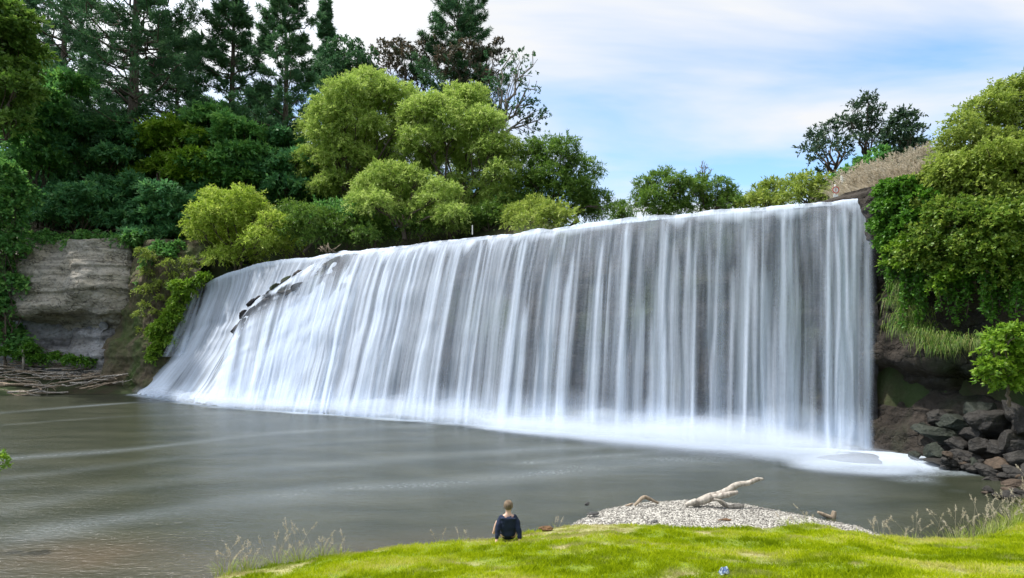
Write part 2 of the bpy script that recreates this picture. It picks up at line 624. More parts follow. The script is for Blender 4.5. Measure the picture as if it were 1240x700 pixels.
def strands(arc, v, rng, count, w0, w1, amp0=0.4, amp1=1.0, drift=0.25):
    """Overlapping vertical ropes of water; returns a 0..1 density field."""
    L = arc.max()
    out = np.zeros_like(v)
    for i in range(count):
        c = rng.uniform(-0.5, L + 0.5)
        w = rng.uniform(w0, w1)
        a = rng.uniform(amp0, amp1)
        vs = rng.uniform(-0.3, 0.15) if rng.random() < 0.8 else rng.uniform(0.0, 0.5)
        ve = 2.0 if rng.random() < 0.75 else rng.uniform(0.4, 1.0)
        cc = c + drift * (vnoise(V3(v * 1.6 + i * 7.1, 0, 0), 77) - 0.5) * np.clip(v, 0, 1)
        ww = w * (0.55 + 0.9 * np.clip(v, 0, 1))
        g = np.exp(-((arc - cc) / ww) ** 2) * a * sstep(vs, vs + 0.15, v) * (1 - sstep(ve, ve + 0.3, v))
        out = out + g
    return 1 - np.exp(-out)


def water_sheet_mat(name, col=(0.72, 0.81, 0.96)):
    t = NT(name)
    a = t.attr('alpha')
    vec = t.n('ShaderNodeCombineXYZ')
    t.l(t.math('MULTIPLY', t.attr('u'), 9.0), vec.inputs[0])
    t.l(t.math('MULTIPLY', t.attr('v'), 3.2), vec.inputs[1])
    nf = t.noise(vec.outputs[0], 1.0, 4, 0.65)
    vec2 = t.n('ShaderNodeCombineXYZ')
    t.l(t.math('MULTIPLY', t.attr('u'), 7.0), vec2.inputs[0])
    t.l(t.math('MULTIPLY', t.attr('v'), 60.0), vec2.inputs[1])
    ng = t.noise(vec2.outputs[0], 1.0, 3, 0.7)
    k = t.math('ADD', t.math('MULTIPLY', t.math('SUBTRACT', nf, 0.5), 0.75), t.math('MULTIPLY', t.math('SUBTRACT', ng, 0.5), 0.22))
    # contrast is strongest at half-opaque places
    amp = t.math('MULTIPLY', a, t.math('SUBTRACT', 1.25, a))
    al = t.math('ADD', a, t.math('MULTIPLY', k, t.math('MULTIPLY', amp, 2.2)), clamp=True)
    d = t.n('ShaderNodeBsdfDiffuse')
    d.inputs['Color'].default_value = (*col, 1)
    tr = t.n('ShaderNodeBsdfTranslucent')
    tr.inputs['Color'].default_value = (*col, 1)
    m = t.n('ShaderNodeMixShader')
    m.inputs[0].default_value = 0.3
    t.l(d.outputs[0], m.inputs[1])
    t.l(tr.outputs[0], m.inputs[2])
    tp = t.n('ShaderNodeBsdfTransparent')
    x = t.n('ShaderNodeMixShader')
    t.l(al, x.inputs[0])
    t.l(tp.outputs[0], x.inputs[1])
    t.l(m.outputs[0], x.inputs[2])
    return t.done(x.outputs[0])


M_FALL = water_sheet_mat('falling_water')

falls = empty('waterfall', (-3, 33, 0), 'wide white waterfall pouring over a rock ledge into the brown pool', 'waterfall')


def put(name, V, nu, mat, **at):
    nv = V.shape[1]
    o = mk(name, V, gridf(nu, nv), mat, pattr=at)
    o.parent = falls
    o.matrix_parent_inverse.identity()
    o.location = -Vector(falls.location)
    return o


pw_main = lambda s: 0.82 - 0.24 * sstep(0.15, 0.8, s)
# main curtain, two depths
for layer, (seed, out) in enumerate(((11, 0.0), (23, 0.38))):
    nu, nv = 1000, 90
    V, U, VV, s, arc = curtain(MAIN, nu, nv, pw_main, seed, out=out, lead=1.2 if layer == 0 else 0.0, ledges=1.0, fold=0.17)
    rng = np.random.default_rng(100 + layer)
    sg = s[:, None]
    vc = np.clip(VV, 0, 1)
    left = 1 - sstep(0.18, 0.80, sg)          # cascade part, nearly opaque
    if layer == 0:
        st = strands(U, vc, rng, 90, 0.08, 0.30, 0.35, 1.2)
        gaps = strands(U, vc, rng, 95, 0.03, 0.14, 0.3, 1.2, drift=0.3)
        st2 = strands(U, vc, rng, 30, 0.4, 0.9, 0.2, 0.9)
        st = np.maximum(st, 0.9 * np.exp(-((U - U.max() + 0.75 - 0.15 * vc) / (0.22 + 0.12 * vc)) ** 2))
        thin = 0.45 + 0.55 * fbm(V3(U * 0.35, vc * 0.5, 0), 2, 41)
        a = 0.03 + 0.09 * thin + 0.50 * st + 0.28 * st2 + 0.08 * left
        a = a * (1 - (0.88 - 0.40 * left) * gaps * sstep(0.01, 0.09, vc))
        a = a + 0.33 * left * (0.45 + 0.9 * (vnoise(V3(U * 0.9, vc * 0.9, 3.1), 8) - 0.25))
        a = np.maximum(a, (0.62 + 0.34 * vnoise(V3(U * 1.3, 3, 3), 14)) * (1 - sstep(0.004, (0.03 + 0.09 * vnoise(V3(U * 1.7, 1, 3), 15)) * (1 + 1.3 * left), VV)))      # unbroken sheet at the lip
        lipn = vnoise(V3(U * 1.1, VV * 60, 9), 5)
        a = np.where(VV < 0, np.where(VV > -0.06, 0.10 + 0.55 * lipn, 0.6), a)
        a = a * (1 - 0.62 * (1 - sstep(0.0, 0.035, np.abs(VV - 0.004))) * sstep(0.3, 0.65, vnoise(V3(U * 2.6, VV * 30, 2), 33)))
        a = np.maximum(a, 0.20 * (1 - sstep(0.05, 0.5, VV)) + 0.05)
    else:
        st = strands(U, vc, rng, 46, 0.06, 0.24, 0.4, 1.4)
        a = 0.03 + 0.72 * st + 0.15 * left * fbm(V3(U * 1.5, vc * 0.7, 1), 3, 6)
        a = a * sstep(0.0, 0.10, VV)
    ridge = sstep(0.40, 0.56, fbm(V3(U * 0.8, vc * 9, 2), 4, 88)) * (1 - sstep(0.16, 0.30, sg)) * (1 - sstep(0.08, 0.30, vc))
    a = a * (1 - 0.88 * ridge)
    foamy = sstep(0.80, 1.0, vc + 0.12 * (fbm(V3(U * 0.8, vc * 4, 0), 3, 55) - 0.5))
    a = np.clip(a + 0.45 * foamy, 0, 0.97)
    fray = 0.008 * fbm(V3(vc * 2.2, layer, 0), 2, 19)
    a = a * sstep(0.0, 0.004, sg + 0 * vc) * (1 - sstep(0.992, 1.002, sg + fray))
    put('water_curtain', V, nu, M_FALL, alpha=a, u=U, v=VV)

# side cascade
nu, nv = 420, 100
pw_side = lambda s: 1.75 - 0.85 * sstep(0.0, 0.8, s)
V, U, VV, s, arc = curtain(SIDE, nu, nv, pw_side, 61, lead=1.5, ledges=1.3, fold=0.16)
vc = np.clip(VV, 0, 1)
rng = np.random.default_rng(5)
st = strands(U, vc, rng, 70, 0.08, 0.3, 0.3, 1.0, drift=0.6)
a = 0.52 + 0.32 * st + 0.34 * (fbm(V3(U * 0.8, vc * 2, 0), 3, 12) - 0.5)
a = a - 0.45 * sstep(0.58, 0.8, fbm(V3(U * 1.0, vc * 2.0, 4), 3, 19)) * sstep(0.45, 0.7, vc)
a = np.maximum(a, 0.85 * (1 - sstep(0.0, 0.1, VV)))
a = np.where(VV < 0, 0.5 + 0.4 * vnoise(V3(U, VV * 40, 1), 4), a)
a = np.clip(a + 0.4 * sstep(0.82, 1.0, vc), 0, 0.97) * sstep(0, 0.03, s)[:, None]
put('side_cascade', V, nu, M_FALL, alpha=a, u=U, v=VV)

# thin trickle
nu, nv = 60, 60
V, U, VV, s, arc = curtain(TRICK, nu, nv, lambda s: 1.1 + 0 * s, 71, foot_d=46.4, fold=0.08)
a = 0.25 + 0.7 * strands(U, VV, np.random.default_rng(9), 9, 0.05, 0.14, 0.5, 1.2)
a = a * np.sin(np.clip(s, 0, 1) * math.pi)[:, None] ** 0.5 * (1 - 0.5 * sstep(0.8, 1, VV))
put('trickle', V, nu, M_FALL, alpha=np.clip(a, 0, 0.95), u=U, v=VV)

# ------------------------------------------------------------------ rock
def rock_mat(name, dark, light, warm, moss=None, strata=2.2, moss_amt=0.55, wet=0.0, scale=1.0, cracks=0.0):
    t = NT(name)
    p = t.pos()
    nb = t.noise(p, 0.45 * scale, 5, 0.6)
    nf = t.noise(p, 4.5 * scale, 6, 0.65)
    ns = t.noise(t.pos((0.18, 0.18, strata)), 1.0 * scale, 5, 0.6)
    col = t.ramp(ns, [(0.3, dark), (0.5, light), (0.7, tuple(0.75 * c for c in light))])
    col = t.mix(t.ramp(nb, [(0.42, 0.0), (0.66, 0.85)]), col, warm)
    col = t.mix(t.ramp(nf, [(0.3, 0.75), (0.5, 0.0)]), col, dark)
    if moss:
        nm = t.noise(t.pos((1, 1, 0.45)), 0.6, 4)
        col = t.mix(t.ramp(nm, [(moss_amt - 0.04, 0.0), (moss_amt + 0.22, 0.9)]), col, moss)
    wv = t.n('ShaderNodeVectorMath', operation='ADD')
    t.l(t.pos((0.22, 0.22, 1.5)), wv.inputs[0])
    nz3 = t.n('ShaderNodeTexNoise')
    nz3.inputs['Scale'].default_value = 1.1
    nz3.inputs['Detail'].default_value = 3
    t.l(p, nz3.inputs['Vector'])
    sc3 = t.n('ShaderNodeVectorMath', operation='SCALE')
    sc3.inputs['Scale'].default_value = 1.6
    t.l(nz3.outputs['Color'], sc3.inputs[0])
    t.l(sc3.outputs[0], wv.inputs[1])
    vo = t.n('ShaderNodeTexVoronoi', feature='DISTANCE_TO_EDGE')
    vo.inputs['Scale'].default_value = scale * 0.9
    t.l(wv.outputs[0], vo.inputs['Vector'])
    crack = t.ramp(vo.outputs['Distance'], [(0.0, 1.0), (0.03, 0.0)])
    crack = t.math('MULTIPLY', crack, t.math('MULTIPLY', t.ramp(nb, [(0.38, 0.0), (0.6, 1.0)]), cracks))
    col = t.mix(t.math('MULTIPLY', crack, 0.75), col, tuple(0.35 * c for c in dark))
    h = t.math('ADD', t.math('MULTIPLY', ns, 0.7), t.math('MULTIPLY', nf, 0.6))
    h = t.math('SUBTRACT', h, t.math('MULTIPLY', crack, 0.6))
    return t.done(t.principled(col, 0.9 - 0.55 * wet, t.bump(h, 0.85, 0.25), 0.25 + 0.3 * wet).outputs[0])


M_WET = rock_mat('wet_fall_rock', (0.014, 0.015, 0.018), (0.032, 0.031, 0.034), (0.052, 0.042, 0.036), (0.032, 0.06, 0.012), 0.9, 0.55, 0.08)
M_PALE = rock_mat('pale_layered_rock', (0.085, 0.08, 0.072), (0.40, 0.375, 0.33), (0.32, 0.29, 0.225), None, 2.2, 0.5, 0.0, 1.0, 0.9)
M_GREYR = rock_mat('grey_cave_rock', (0.07, 0.07, 0.075), (0.33, 0.335, 0.35), (0.16, 0.15, 0.14), None, 0.8)
M_BROWNR = rock_mat('brown_cliff_rock', (0.009, 0.008, 0.006), (0.046, 0.037, 0.030), (0.027, 0.022, 0.017), (0.018, 0.03, 0.010), 1.5, 0.56, 0.15, 1.0, 0.8)
M_SOIL = rock_mat('brown_slope_rock', (0.035, 0.03, 0.02), (0.14, 0.11, 0.075), (0.085, 0.075, 0.045), (0.05, 0.085, 0.02), 0.7, 0.47)
M_BOULD = rock_mat('wet_boulder_rock', (0.009, 0.0085, 0.008), (0.034, 0.031, 0.028), (0.022, 0.020, 0.018), None, 0.8, 0.5, 0.35)
M_BOULDG = rock_mat('greenish_boulder_rock', (0.008, 0.010, 0.008), (0.028, 0.034, 0.026), (0.02, 0.026, 0.017), None, 0.8, 0.5, 0.4)
M_BOULDO = rock_mat('ochre_boulder_rock', (0.022, 0.017, 0.013), (0.085, 0.062, 0.045), (0.05, 0.038, 0.029), None, 0.8, 0.5, 0.1)


def rough_disp(V, amp, freq, seed, strata=0.0, sfreq=1.2):
    N = np.cross(np.gradient(V, axis=0), np.gradient(V, axis=1))
    N = nrm(N)
    f = (fbm(V * freq, 5, seed, 0.55) - 0.5) * 2 * amp
    if strata:
        zz = V[..., 2] + 0.6 * (fbm(V * np.array([0.15, 0.15, 0.3]), 3, seed + 9) - 0.5)
        b = vnoise(V3(zz * sfreq, V[..., 0] * 0.12, V[..., 1] * 0.12), seed + 3)
        f = f + (sstep(0.35, 0.65, b) - 0.5) * strata
    return V + N * f[..., None]


# rock wall behind the falls
T_, B_ = knots(MAIN)
nu, nv = 320, 90
s = np.linspace(0, 1, nu)
C, Ft, d = both(T_, B_, s)
Ft[:, 2] = -1.2
v = np.linspace(0, 1, nv)
h = v[None] ** pw_main(s)[:, None] * (0.97 - 0.50 * sstep(0.2, 0.7, s))[:, None]
fw = nrm((Ft - C)[:, :2] + 0.6 * np.array([-0.41, -0.91]))
base = C.copy()
base[:, :2] -= fw * 0.42
base[:, 2] -= 0.16
XY = base[:, None, :2] + (Ft - C)[:, None, :2] * h[..., None]
Z = base[:, None, 2] + (Ft - base)[:, None, 2] * v[None]
W = np.concatenate([XY, Z[..., None]], -1)
W = rough_disp(W, 0.30, 0.7, 15, 0.15, 1.1)
W[:, 0, :] = np.concatenate([base[:, :2] - fw * 2.2, base[:, 2:3] - 0.25], 1)
W[:, 1, :] = np.concatenate([base[:, :2] - fw * 0.1, base[:, 2:3] - 0.02], 1)
tag(mk('rock_ledge', W, gridf(nu, nv)[:, ::-1], M_WET), kind='structure')

T_, B_ = knots(SIDE)
T_[0] = P(225, 340, 48.3)
B_[0] = PW(146, 476, -0.05)
nu, nv = 160, 90
s = np.linspace(0, 1, nu)
C, Ft, d = both(T_, B_, s)
Ft[:, 2] = -1.2
v = np.linspace(0, 1, nv)
h = v[None] ** pw_side(s)[:, None] * 0.97
fw = nrm((Ft - C)[:, :2] + 0.6 * np.array([-0.41, -0.91]))
base = C.copy()
base[:, :2] -= fw * 0.35
base[:, 2] -= 0.22
XY = base[:, None, :2] + (Ft - C)[:, None, :2] * h[..., None]
Z = base[:, None, 2] + (Ft - base)[:, None, 2] * v[None]
W = np.concatenate([XY, Z[..., None]], -1)
W = rough_disp(W, 0.22, 0.8, 25, 0.2, 1.1)
W[:, 0, :] = np.concatenate([base[:, :2] - fw * 2.2, base[:, 2:3] - 0.25], 1)
tag(mk('cascade_rock', W, gridf(nu, nv)[:, ::-1], M_WET), kind='structure')


def boulder_mesh(seed, sub=5, flat=0.7, cuts=14, rough=0.16):
    rng = np.random.default_rng(seed)
    bm = bmesh.new()
    bmesh.ops.create_icosphere(bm, subdivisions=sub, radius=1)
    V = np.array([v.co for v in bm.verts])
    Fc = np.array([[v.index for v in f.verts] for f in bm.faces])
    bm.free()
    V = V * (1 + (fbm(V * 0.9 + seed, 2, seed + 1) - 0.5)[:, None] * 0.7)
    for _ in range(cuts):
        dn = nrm(rng.normal(size=3))
        off = rng.uniform(0.48, 0.82)
        ex = np.maximum(V @ dn - off, 0)
        V = V - ex[:, None] * dn * 0.97
    V = V * (1 + (fbm(V * 2.6 + seed, 5, seed, 0.6) - 0.5)[:, None] * rough * 2)
    V = V * np.array([1, rng.uniform(0.7, 1.0), flat]) * 1.15
    return V, Fc


def boulder(px, py, D, r, label, seed, mat=M_BOULD, flat=0.7, stretch=(1, 1, 1), rz=0.0, name='boulder', group=None, tilt=(0, 0)):
    V, Fc = boulder_mesh(seed, flat=flat)
    V = V * r * np.array(stretch)
    o = mk(name, V, Fc, mat, loc=P(px, py, D))
    o.rotation_euler = (tilt[0], tilt[1], rz)
    return tag(o, label, 'rock', group)


# dark rock outcrop between the side cascade and the main curtain
def outcrop(pts, rad, label, seed, mat=M_WET):
    pts = np.array(pts)
    tb = Tubes()
    s0 = np.linspace(0, 1, len(pts))
    s1 = np.linspace(0, 1, 60)
    pp = np.stack([np.interp(s1, s0, pts[:, c]) for c in range(3)], -1)
    rr = np.interp(s1, s0, rad)
    tb.add(pp, rr, 16, cap=False)
    V, Fc = tb.data()
    V = V + (np.stack([fbm(V * 1.9 + 9 * q_, 5, seed + q_, 0.6) for q_ in range(3)], -1) - 0.5) * 2.6 * np.repeat(rr, 16)[:, None]
    o = mk('ledge_rock', V, Fc, mat)
    return tag(o, label, 'rock')


rng = np.random.default_rng(66)
for i_, u_ in enumerate(np.linspace(0, 1, 13)):
    x_ = np.interp(u_, [0, 0.2, 0.45, 0.7, 1], [287, 293, 308, 328, 356]) + rng.normal() * 1.6
    y_ = np.interp(u_, [0, 0.2, 0.45, 0.7, 1], [404, 385, 366, 352, 334]) + rng.normal() * 1.6
    d_ = np.interp(u_, [0, 1], [42.25, 43.4]) + rng.uniform(-0.12, 0.22)
    boulder(x_, y_, d_ + 0.10, rng.uniform(0.16, 0.36), 'wet dark rock breaking the water along the rib between cascade and main falls', 800 + i_, M_WET, 0.75, (1.7, 0.9, 1), rz=rng.uniform(0.2, 0.9), name='ledge_rock', group='dark rocks along the cascade rib', tilt=(rng.normal() * 0.2, -0.75))
for i_, (x_, y_, d_, r_) in enumerate([(352, 353, 41.9, 0.55), (368, 345, 42.2, 0.62), (382, 336, 42.45, 0.45), (394, 321, 42.6, 0.36)]):
    boulder(x_, y_, d_ + 0.28, r_, 'brown rock lump showing through thin water near the crest bend', 820 + i_, M_BOULD, 0.5, (1.5, 0.8, 1), rz=0.3 + 0.4 * i_, name='ledge_rock', group='brown rocks near the crest bend', tilt=(0.2, -0.3))


def cliff(name, plan, zs, prof, nu, nv, amp, freq, seed, mat, strata=0.0, sfreq=1.2, kind='structure', zvar=0.0):
    """Face along PLAN (xy knots); prof(z, s) pushes it outwards."""
    plan = np.array(plan, float)
    d = np.concatenate([[0], np.cumsum(np.linalg.norm(np.diff(plan, axis=0), axis=1))])
    s = np.linspace(0, 1, nu)
    X = np.interp(s * d[-1], d, plan[:, 0])
    Y = np.interp(s * d[-1], d, plan[:, 1])
    tg = nrm(np.stack([np.gradient(X), np.gradient(Y)], -1))
    for _ in range(int(nu * 0.06)):
        tg[1:-1] = (tg[:-2] + tg[1:-1] + tg[2:]) / 3
    nrml = np.stack([tg[:, 1], -tg[:, 0]], -1)
    z0, z1 = zs
    zz = np.linspace(0, 1, nv)
    Z = z0 + (z1 - z0) * zz[None, :] + zvar * (fbm(V3(X * 0.2, Y * 0.2, 0), 3, seed)[:, None] - 0.5) * zz[None]
    O = prof(Z, s[:, None])
    V = np.stack([X[:, None] + nrml[:, 0:1] * O, Y[:, None] + nrml[:, 1:2] * O, Z], -1)
    V = rough_disp(V, amp, freq, seed, strata, sfreq)
    return tag(mk(name, V, gridf(nu, nv), mat), kind=kind)


# pale overhanging cliff by the debris
def prof_left(z, s):
    r = (2.5 * sstep(6.3 - 0.9 * s, 7.5 - 0.9 * s, z) - 0.9 * sstep(7.5, 6.0, z)) * np.clip(np.sin(np.clip(s * 1.05, 0, 1) * math.pi), 0, 1) ** 0.5
    r = r - 1.6 * sstep(7.6, 13.6, z) ** 1.6
    r = r + 0.9 * sstep(5.0, 2.0, z) - 1.0 * sstep(0.42, 0.5, s) * sstep(0.62, 0.54, s) * sstep(7.0, 6.0, z)
    return r


cliff('pale_cliff', [(-58, 52), (-50, 52.4), (-45.2, 52.5), (-41, 51.5), (-37, 50.7), (-34.4, 50.9), (-33.2, 52.6)], (1.0, 13.9), prof_left, 260, 200, 1.0, 0.32, 42, M_PALE, 0.22, 1.9, zvar=2.2)
# lower grey rock inside the cave
cliff('cave_rock', [(-46, 51.6), (-43.5, 50.9), (-41.2, 51.2), (-40, 51.9), (-38.6, 50.8), (-36.5, 50.3), (-35.2, 51.0), (-33.6, 50.3)], (0.8, 6.4), lambda z, s: 0.9 * sstep(6, 1, z) - 0.9 * sstep(4.0, 6.4, z), 200, 90, 0.9, 0.45, 44, M_GREYR, 0.1)
# brown slope between pale cliff and the cascade
cliff('brown_slope', [(-34.9, 51.4), (-33.6, 50.0), (-31.9, 49.3), (-30.6, 48.9), (-28.6, 48.6), (-26.6, 48.5)], (-0.8, 13.2), lambda z, s: (2.2 - 0.6 * s) * sstep(9.5, 0, z) ** 1.2 - 1.3 * sstep(9, 13.2, z), 160, 160, 0.9, 0.55, 46, M_SOIL, 0.15, zvar=1.0)


# dark cliff beyond the falls' end, with talus
def prof_right(z, s):
    r = 1.0 * sstep(2.4, -0.5, z) - 0.75 * sstep(1.9, 2.6, z) * sstep(3.9, 3.2, z)
    r = r + 0.45 * sstep(3.2, 3.8, z) * sstep(5.2, 4.2, z) + 0.5 * sstep(7.4, 9.6, z)
    return r


cliff('dark_cliff', [(15.0, 27.6), (15.95, 25.9), (16.55, 24.3), (17.4, 22.9), (18.6, 21.7), (20.6, 20.6), (26, 19.2), (34, 16.5)], (-0.9, 11.4), prof_right, 300, 220, 0.75, 0.6, 52, M_BROWNR, 0.22, 1.3, zvar=0.6)

# ------------------------------------------------------------------ pool
footf, _ = resample(np.concatenate([FOOT, np.zeros((len(FOOT), 1))], 1), np.linspace(0, 1, 120))
footf = footf[:, :2]
STREAKS = [
    ([(-60, 561), (0, 556), (150, 545), (300, 528), (420, 519), (520, 516)], 0.28, 0.55),
    ([(40, 610), (180, 586), (300, 570), (420, 560), (560, 551), (700, 541), (800, 540)], 0.42, 0.40),
    ([(60, 643), (200, 620), (330, 601), (480, 590), (620, 578), (760, 559), (870, 556)], 0.5, 0.55),
    ([(0, 500), (100, 492), (190, 486), (260, 491)], 0.35, 0.6),
    ([(0, 515), (120, 506), (300, 500)], 0.2, 0.25),
    ([(-40, 585), (120, 566), (330, 541), (520, 528)], 0.25, 0.25),
    ([(620, 545), (720, 541), (800, 538)], 0.4, 0.5),
    ([(640, 560), (740, 552), (830, 547), (900, 547)], 0.3, 0.5),
]
wx = np.concatenate([far_axis(-48, 20, 0.16, -390, 20.1)])
wy = np.concatenate([np.arange(-40, 6, 2.0), np.arange(6, 50.5, 0.16)])
WX, WY = np.meshgrid(wx, wy, indexing='ij')
foam = np.zeros(WX.shape)
near = (WX > -50)
df = polydist(WX, WY, footf, False)
# how far the apron reaches, growing towards the far right end
reach = np.interp(WX, [-32, -24, -10, 0, 6, 10, 14, 16.5], [0.8, 0.6, 0.6, 0.9, 1.6, 2.8, 4.0, 3.6])
nse = fbm(V3(WX * 0.45, WY * 1.1, 0), 4, 63) - 0.5
foam = np.maximum(foam, 0.9 * (1 - sstep(0.0, 1.4, df / reach + nse * 1.1)))
for pl, w, amt in STREAKS:
    pp = np.array([PW(x, y)[:2] for x, y in pl])
    pp, _ = resample(np.concatenate([pp, np.zeros((len(pp), 1))], 1), np.linspace(0, 1, 40))
    dd = polydist(WX, WY, pp[:, :2], False)
    brk = 0.55 + 0.9 * (fbm(V3(WX * 0.25, WY * 0.8, 5), 3, 71) - 0.4)
    foam = np.maximum(foam, 0.30 * amt * brk * np.exp(-(dd / (2.1 * w * (0.6 + 0.9 * fbm(V3(WX * 0.2, WY * 0.2, 8), 2, 73)))) ** 2))
foam = np.clip(foam, 0, 1)
inp = (sdf(WX, WY, POOL) < 3.0)
fq = gridf(len(wx), len(wy))
fq = fq[inp.ravel()[fq].any(1)]
WZ = 0.0 * WX
t = NT('murky_pool_water')
pv_ = t.pos((0.5, 1.6, 1))
n_l = t.noise(pv_, 0.5, 3)
n_r = t.noise(t.pos((1.0, 2.6, 1)), 3.2, 4, 0.6)
n_s = t.noise(t.pos((1.3, 5.0, 1)), 5.5, 3, 0.65)
fo = t.attr('foam')
deep = t.ramp(n_l, [(0.35, (0.026, 0.031, 0.020)), (0.65, (0.046, 0.050, 0.034))])
deep = t.mix(t.attr('shoal'), deep, (0.075, 0.06, 0.04))
# foam breaks up where it is thin
k = t.math('MULTIPLY', t.math('SUBTRACT', n_s, 0.45), 1.1)
am = t.math('MULTIPLY', t.math('MULTIPLY', fo, t.math('SUBTRACT', 1.0, fo)), 4.0)
fm = t.math('ADD', fo, t.math('MULTIPLY', k, am), clamp=True)
fm = t.math('POWER', fm, 1.15)
col = t.mix(fm, deep, (0.44, 0.51, 0.60))
rough = t.math('ADD', t.math('MULTIPLY', fm, 0.5), 0.20)
b1 = t.bump(n_l, 0.12, 0.6)
b2 = t.bump(n_r, 0.36, 0.12, b1)
b3 = t.bump(n_s, 0.30, 0.05, b2)
M_POOL = t.done(t.principled(col, rough, b3, 0.5, 1.33).outputs[0])
shoal = sstep(0, -2.2, sdf(WX, WY, POOL) * 1.0) * 0
dsh = polydist(WX, WY, np.array(EDGE_L[2:9] + [(-9, 9.5), (-14, 10.5)]), False)
shoal = np.exp(-(dsh / 1.4) ** 2) * 0.5 + 0.8 * np.exp(-(((WX + 9.5) / 2.5) ** 2 + ((WY - 12.6) / 1.0) ** 2)) * (0.5 + fbm(V3(WX, WY * 2, 0), 3, 3))
tag(mk('water', V3(WX, WY, WZ), fq, M_POOL, pattr={'foam': foam, 'shoal': np.clip(shoal, 0, 1)}), kind='structure')

# upper river above the crest
T_, _b = knots(MAIN)
T2, _b = knots(SIDE)
cr = np.concatenate([T2[1:4], T_[5:]])
back = cr.copy()
for i in range(len(cr)):
    back[i, :2] += np.array([0.41, 0.91]) * 9 + np.array([2, 0]) * (i > 6)
lip = cr.copy()
lip[:, :2] += np.array([0.41, 0.91]) * 1.0
rv = np.stack([lip + 0, (lip + back) / 2, back], 1)
rv[..., 2] = np.minimum(rv[:, :1, 2], 10.93)
tag(mk('river_water', rv, gridf(len(cr), 3), M_POOL, pattr={'foam': np.full(rv.shape[:2], 0.3), 'shoal': np.zeros(rv.shape[:2])}), kind='structure')

# spray billowing along the foot: rounded banks of blurred white water
def spray_mat():
    t = NT('white_spray')
    d = t.n('ShaderNodeBsdfDiffuse')
    d.inputs['Color'].default_value = (0.50, 0.57, 0.68, 1)
    nv_ = t.n('ShaderNodeCombineXYZ')
    nv_.inputs[0].default_value, nv_.inputs[1].default_value, nv_.inputs[2].default_value = -0.3, -0.5, 0.8
    t.l(nv_.outputs[0], d.inputs['Normal'])
    tp = t.n('ShaderNodeBsdfTransparent')
    x = t.n('ShaderNodeMixShader')
    t.l(t.attr('alpha'), x.inputs[0])
    t.l(tp.outputs[0], x.inputs[1])
    t.l(d.outputs[0], x.inputs[2])
    return t.done(x.outputs[0])


M_SPRAY = spray_mat()


def spray_bank(path, hgt, dep, amt, seed, nu=260, nv=40, push=0.0, shells=5):
    path = np.array(path, float)
    pp, _ = resample(np.concatenate([path, np.zeros((len(path), 1))], 1), np.linspace(0, 1, nu))
    tg = nrm(np.gradient(pp[:, :2], axis=0))
    out = np.stack([tg[:, 1], -tg[:, 0]], -1)
    s = np.linspace(0, 1, nu)
    a = np.linspace(0, math.pi, nv)
    L = np.linalg.norm(np.diff(pp[:, :2], axis=0), axis=1).sum()
    uu = s * L
    for k in range(shells):
        f = 0.45 + 0.75 * k / max(1, shells - 1)
        hh = f * np.interp(s, np.linspace(0, 1, len(hgt)), hgt) * (0.5 + 1.0 * fbm(V3(uu * 0.33, k * 0.6, 0), 3, seed))
        dd = f * np.interp(s, np.linspace(0, 1, len(dep)), dep) * (0.7 + 0.6 * fbm(V3(uu * 0.3, 4 + k * 0.5, 0), 3, seed + 1))
        off = np.cos(a)[None] * dd[:, None]
        z = np.sin(a)[None] * hh[:, None] * (0.85 + 0.3 * fbm(V3(uu[:, None] * 0.5, a[None] * 0.6, k), 2, seed + 2))
        X = pp[:, 0:1] + out[:, 0:1] * (off + push)
        Y = pp[:, 1:2] + out[:, 1:2] * (off + push)
        V = np.stack([X, Y, z + 0.02 + 0.006 * k], -1)
        al = np.interp(a, [0, 0.35, 1.0, 1.6, 2.2, math.pi], [0.0, 0.5, 0.8, 0.35, 0.1, 0.0])[None]
        al = al * (0.25 + 1.3 * fbm(V3(uu[:, None] * 0.35, a[None] * 0.7, 3 + k), 3, seed + 4)) * amt * (1.15 - 0.15 * k)
        al = al * np.minimum(sstep(0, 0.22, s), sstep(1, 0.78, s))[:, None]
        put('spray', V, nu, M_SPRAY, alpha=np.clip(al, 0, 0.8))


fpts = [tuple(p) for p in FOOT]
spray_bank(fpts[2:], [0.6, 0.6, 0.7, 0.9, 1.0, 1.0, 1.0, 1.1, 1.2, 1.2, 0.9], [0.4, 0.5, 0.6, 0.7, 0.9, 1.1, 1.4, 1.8, 2.2, 2.2, 1.6], 0.26, 91)
spray_bank(fpts[6:], [0.3, 0.5, 0.7, 0.9, 1.0, 0.9, 0.4], [0.4, 1.0, 1.6, 2.3, 2.8, 2.8, 1.8], 0.42, 97, push=1.0)
spray_bank(fpts[:4], [0.5, 0.7, 0.6, 0.5], [0.5, 0.6, 0.6, 0.5], 0.4, 93)
spray_bank([PW(940, 563)[:2], PW(1000, 567)[:2], PW(1050, 569)[:2], PW(1100, 567)[:2], PW(1150, 572)[:2]], [0.25, 0.45, 0.5, 0.4, 0.15], [0.7, 1.4, 1.8, 1.4, 0.7], 0.26, 95)

SKYP = (0.55, 1.3, 0.3, 1.7, 0.36, 0.58)
CLOUD, SUN, EXPO, SKY_FILL = 5.4, 4.0, 0.6, 1.8

# ------------------------------------------------------------------ plants
UP = np.array([0, 0, 1.0])


def gz(x, y):
    return float(ground_z(np.array([x]), np.array([y]))[0])


